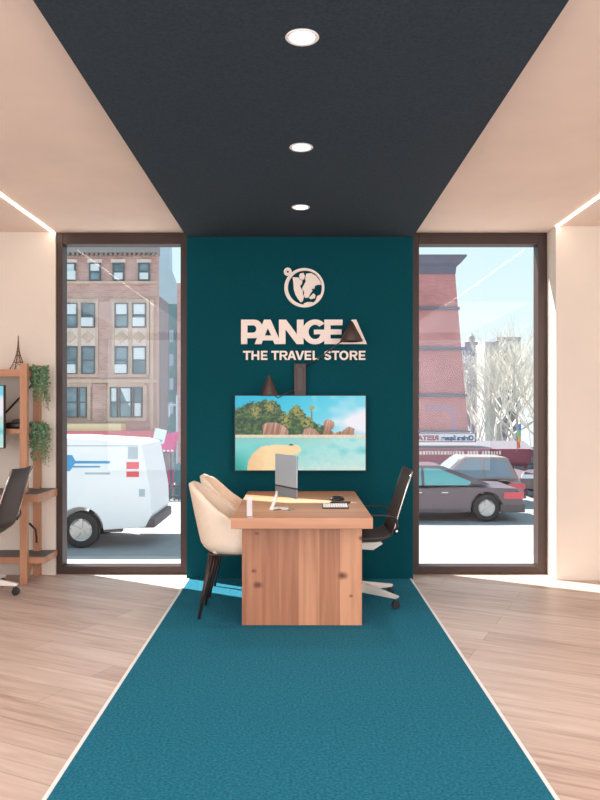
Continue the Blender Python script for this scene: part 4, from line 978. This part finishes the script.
# --- red brick building with overhanging slate cornice
DR = 36.0
rb = thing('brick_building', 'red brick building with flared slate cornice in the right window', 'building', (0, 0, 0))
tpz = px(0, 272, DR).z; xr_t = px(455, 0, DR).x; xr_b = px(469.5, 0, DR).x; bz = px(0, 445, DR).z
bm = B(); prism(bm, [(-.5 + px(380, 0, DR).x, -6), (xr_b + .9, -6), (xr_b, bz), (xr_t, tpz), (px(380, 0, DR).x - .5, tpz)], 'y', DR + CAMY, DR + CAMY + 6); link('wall', bm, M['brick_red'], rb)
bm = B(); y0_ = DR + CAMY
lv = [(xr_t + .02, y0_ - .05, tpz - .1), (xr_t + .05, y0_ - .10, tpz + .25), (xr_t + .22, y0_ - .3, tpz + .38), (xr_t + .46, y0_ - .5, tpz + .66), (xr_t + .46, y0_ - .5, tpz + .74)]
rings = []
xl = px(380, 0, DR).x - .6
for (xr_, yf, z_) in lv: rings.append([bm.verts.new(p) for p in ((xl, yf, z_), (xr_, yf, z_), (xr_, y0_ + 6.2, z_), (xl, y0_ + 6.2, z_))])
for i in range(len(rings) - 1):
    for k in range(4): bm.faces.new((rings[i][k], rings[i][(k + 1) % 4], rings[i + 1][(k + 1) % 4], rings[i + 1][k]))
bm.faces.new(rings[0][::-1]); bm.faces.new(rings[-1]); link('cornice', bm, M['slate_roof'], rb)
for (yy, k) in ((308.5, 0), (349, 1), (395.5, 2), (432, 3)):
    xr_ = xr_t + (xr_b - xr_t) * (yy - 272) / 173 + .06; z_ = px(0, yy, DR).z
    bm = B(); box(bm, xl, xr_, y0_ - .12, y0_ + .1, z_ - .07, z_ + .07); link('string_course', bm, M['slate_roof'], rb)
# reflection put in as a flat mauve shape on the brickwork
q = arc(440, 420, 16, -90, -0, 8, 12); bm = B()
pt = [(425, 405), (446, 405)] + arc(447, 415, 9.5, -90, 0, 6, 10)[1:] + [(456.5, 431), (451, 431), (451, 417)] + arc(445.5, 416, 5.5, 0, -90, 5, 5)[1:] + [(425, 411)]
prism(bm, [(px(x, y, DR).x, px(x, y, DR).z) for x, y in pt], 'y', y0_ - .012, y0_ + .01); link('painted_reflection', bm, mat('mauve_reflection', srgb(184, 142, 160), .9), rb)

# --- far apartment towers
tt = thing('apartment_tower', 'hazy mauve tower with roof tank beyond the bare trees', 'building', (0, 0, 0))
DT_ = 95.0
bm = B(); bx_px(bm, 462, 347, 481, 470, DT_, 8); bx_px(bm, 465, 342, 478, 347, DT_, 6); link('wall', bm, M['tower_brick'], tt)
bm = B(); a = px(474.5, 342, DT_); b = px(474.5, 335, DT_); lathe(bm, [(.5, a.z), (.5, b.z), (0, b.z + .5)], (a.x, a.y + 2, 0), 12); link('roof_tank', bm, M['tower_pale'], tt)
for j in range(12):
    for i in range(4):
        x0 = 463.6 + i * 4.3; y0p = 350.5 + j * 5.2; bm = B(); bx_px(bm, x0, y0p, x0 + 2.2, y0p + 2.4, DT_, .1, out=.06); link('window', bm, M['tower_glass'], tt)
tt = thing('apartment_tower', 'hazy ivory tower with glazed top floor beyond the bare trees', 'building', (0, 0, 0))
DT2 = 90.0
bm = B(); bx_px(bm, 485, 342, 521, 470, DT2, 10); link('wall', bm, M['tower_pale'], tt)
bm = B(); bx_px(bm, 497, 337, 521, 341, DT2 - .5, 10); link('roof_slab', bm, M['slate_roof'], tt)
bm = B(); bx_px(bm, 499, 341, 519, 347, DT2, .1, out=.1); link('window', bm, M['tower_glass'], tt)
for j in range(12):
    for i in range(2):
        x0 = 500 + i * 9; y0p = 352 + j * 7.5; bm = B(); bx_px(bm, x0, y0p, x0 + 7, y0p + 3.2, DT2, .1, out=.8); link('balcony', bm, M['slate_roof'], tt)

# --- bare trees
def tree(x, D, h, seed, lab, spread=1.0, maxlev=5):
    rnd = random.Random(seed); base = px(x, 0, D); t = thing('bare_tree', lab, 'tree', (base.x, base.y, -3.0), group='bare pale trees beyond the restaurant')
    bt, bw = B(), B()
    def grow(p, d, L, r, lev):
        pts = [p]; rad = [r]; q = p.copy(); dd = d.copy()
        for i in range(4):
            dd = (dd + Vector((rnd.uniform(-.16, .16), rnd.uniform(-.16, .16), .04))).normalized(); q = q + dd * L / 4; pts.append(q.copy()); rad.append(r * (1 - .11 * (i + 1)))
        tube(bt if lev < 2 else bw, pts, rad, 6 if lev < 2 else 3, False)
        if lev >= maxlev: return
        n = 3 if lev < 4 else 3
        for k in range(n):
            a = rnd.uniform(0, 6.283); s = rnd.uniform(.4, .85) * spread
            nd = (dd + Vector((math.cos(a) * s, math.sin(a) * s, rnd.uniform(-.05, .25)))).normalized()
            st_ = pts[-1] if k < 2 else pts[rnd.choice((2, 3))]
            grow(st_, nd, L * rnd.uniform(.62, .82), r * .58, lev + 1)
    grow(Vector((0, 0, 0)), Vector((0, 0, 1)), h * .34, h * .013, 0)
    link('trunk', bt, M['bark'], t); link('twigs', bw, M['twig'], t); return t
tree(478, 40, 7.0, 1, 'leftmost bare tree, beside the red brick building'); tree(500, 36, 7.4, 2, 'bare tree rising in front of the ivory tower', .9); tree(522, 38, 8.6, 4, 'bare tree at the right side of the right window')
tree(512, 52, 10.4, 6, 'tall bare tree furthest back, between the nearer bare trees'); tree(488, 56, 10.0, 8, 'pale bare tree in front of the mauve tower')
t_ = tree(545, 44, 9.5, 12, 'bare tree mostly cut off by the window frame', 1.0, 6)
for i, (x, D, sc_, lab) in enumerate(((480, 66, 1.15, 'small distant bare tree below the mauve tower'), (494, 72, 1.3, 'distant bare tree between the two towers'), (507, 68, 1.2, 'distant bare tree below the ivory tower'),
                                    (519, 74, 1.4, 'distant bare tree right of the ivory tower'), (531, 64, 1.25, 'distant bare tree behind the right window frame'), (471, 74, 1.2, 'distant bare tree hard beside the red brick wall'))):
    c_ = copy_tree(t_); p_ = px(x, 0, D); c_.location = (p_.x, p_.y, -4.2); c_.scale = (sc_, sc_, sc_); c_.rotation_euler = (0, 0, 1.1 * i + .5); c_['label'] = lab
# hedge of pale scrub closing the view
fl = px(517, 452, DD - 1.2)
bm = B(); tube(bm, [(fl.x, fl.y, fl.z), (fl.x, fl.y, fl.z + 1.0)], .015, 6); pf = thing('street_flag', 'small rainbow coloured flag above the maroon awning', 'flag', (0, 0, 0)); link('pole', bm, M['sash'], pf)
for k, c in enumerate(((226, 110, 90), (232, 170, 90), (120, 180, 130), (80, 130, 190))):
    bm = B(); z0_ = fl.z + .12 + k * .2; box(bm, fl.x + .0 + k * .012, fl.x + .10 + k * .012, fl.y - .02, fl.y + .02, z0_, z0_ + .2); link('flag_stripe', bm, mat('flag_cloth', srgb(*c), .8), pf)
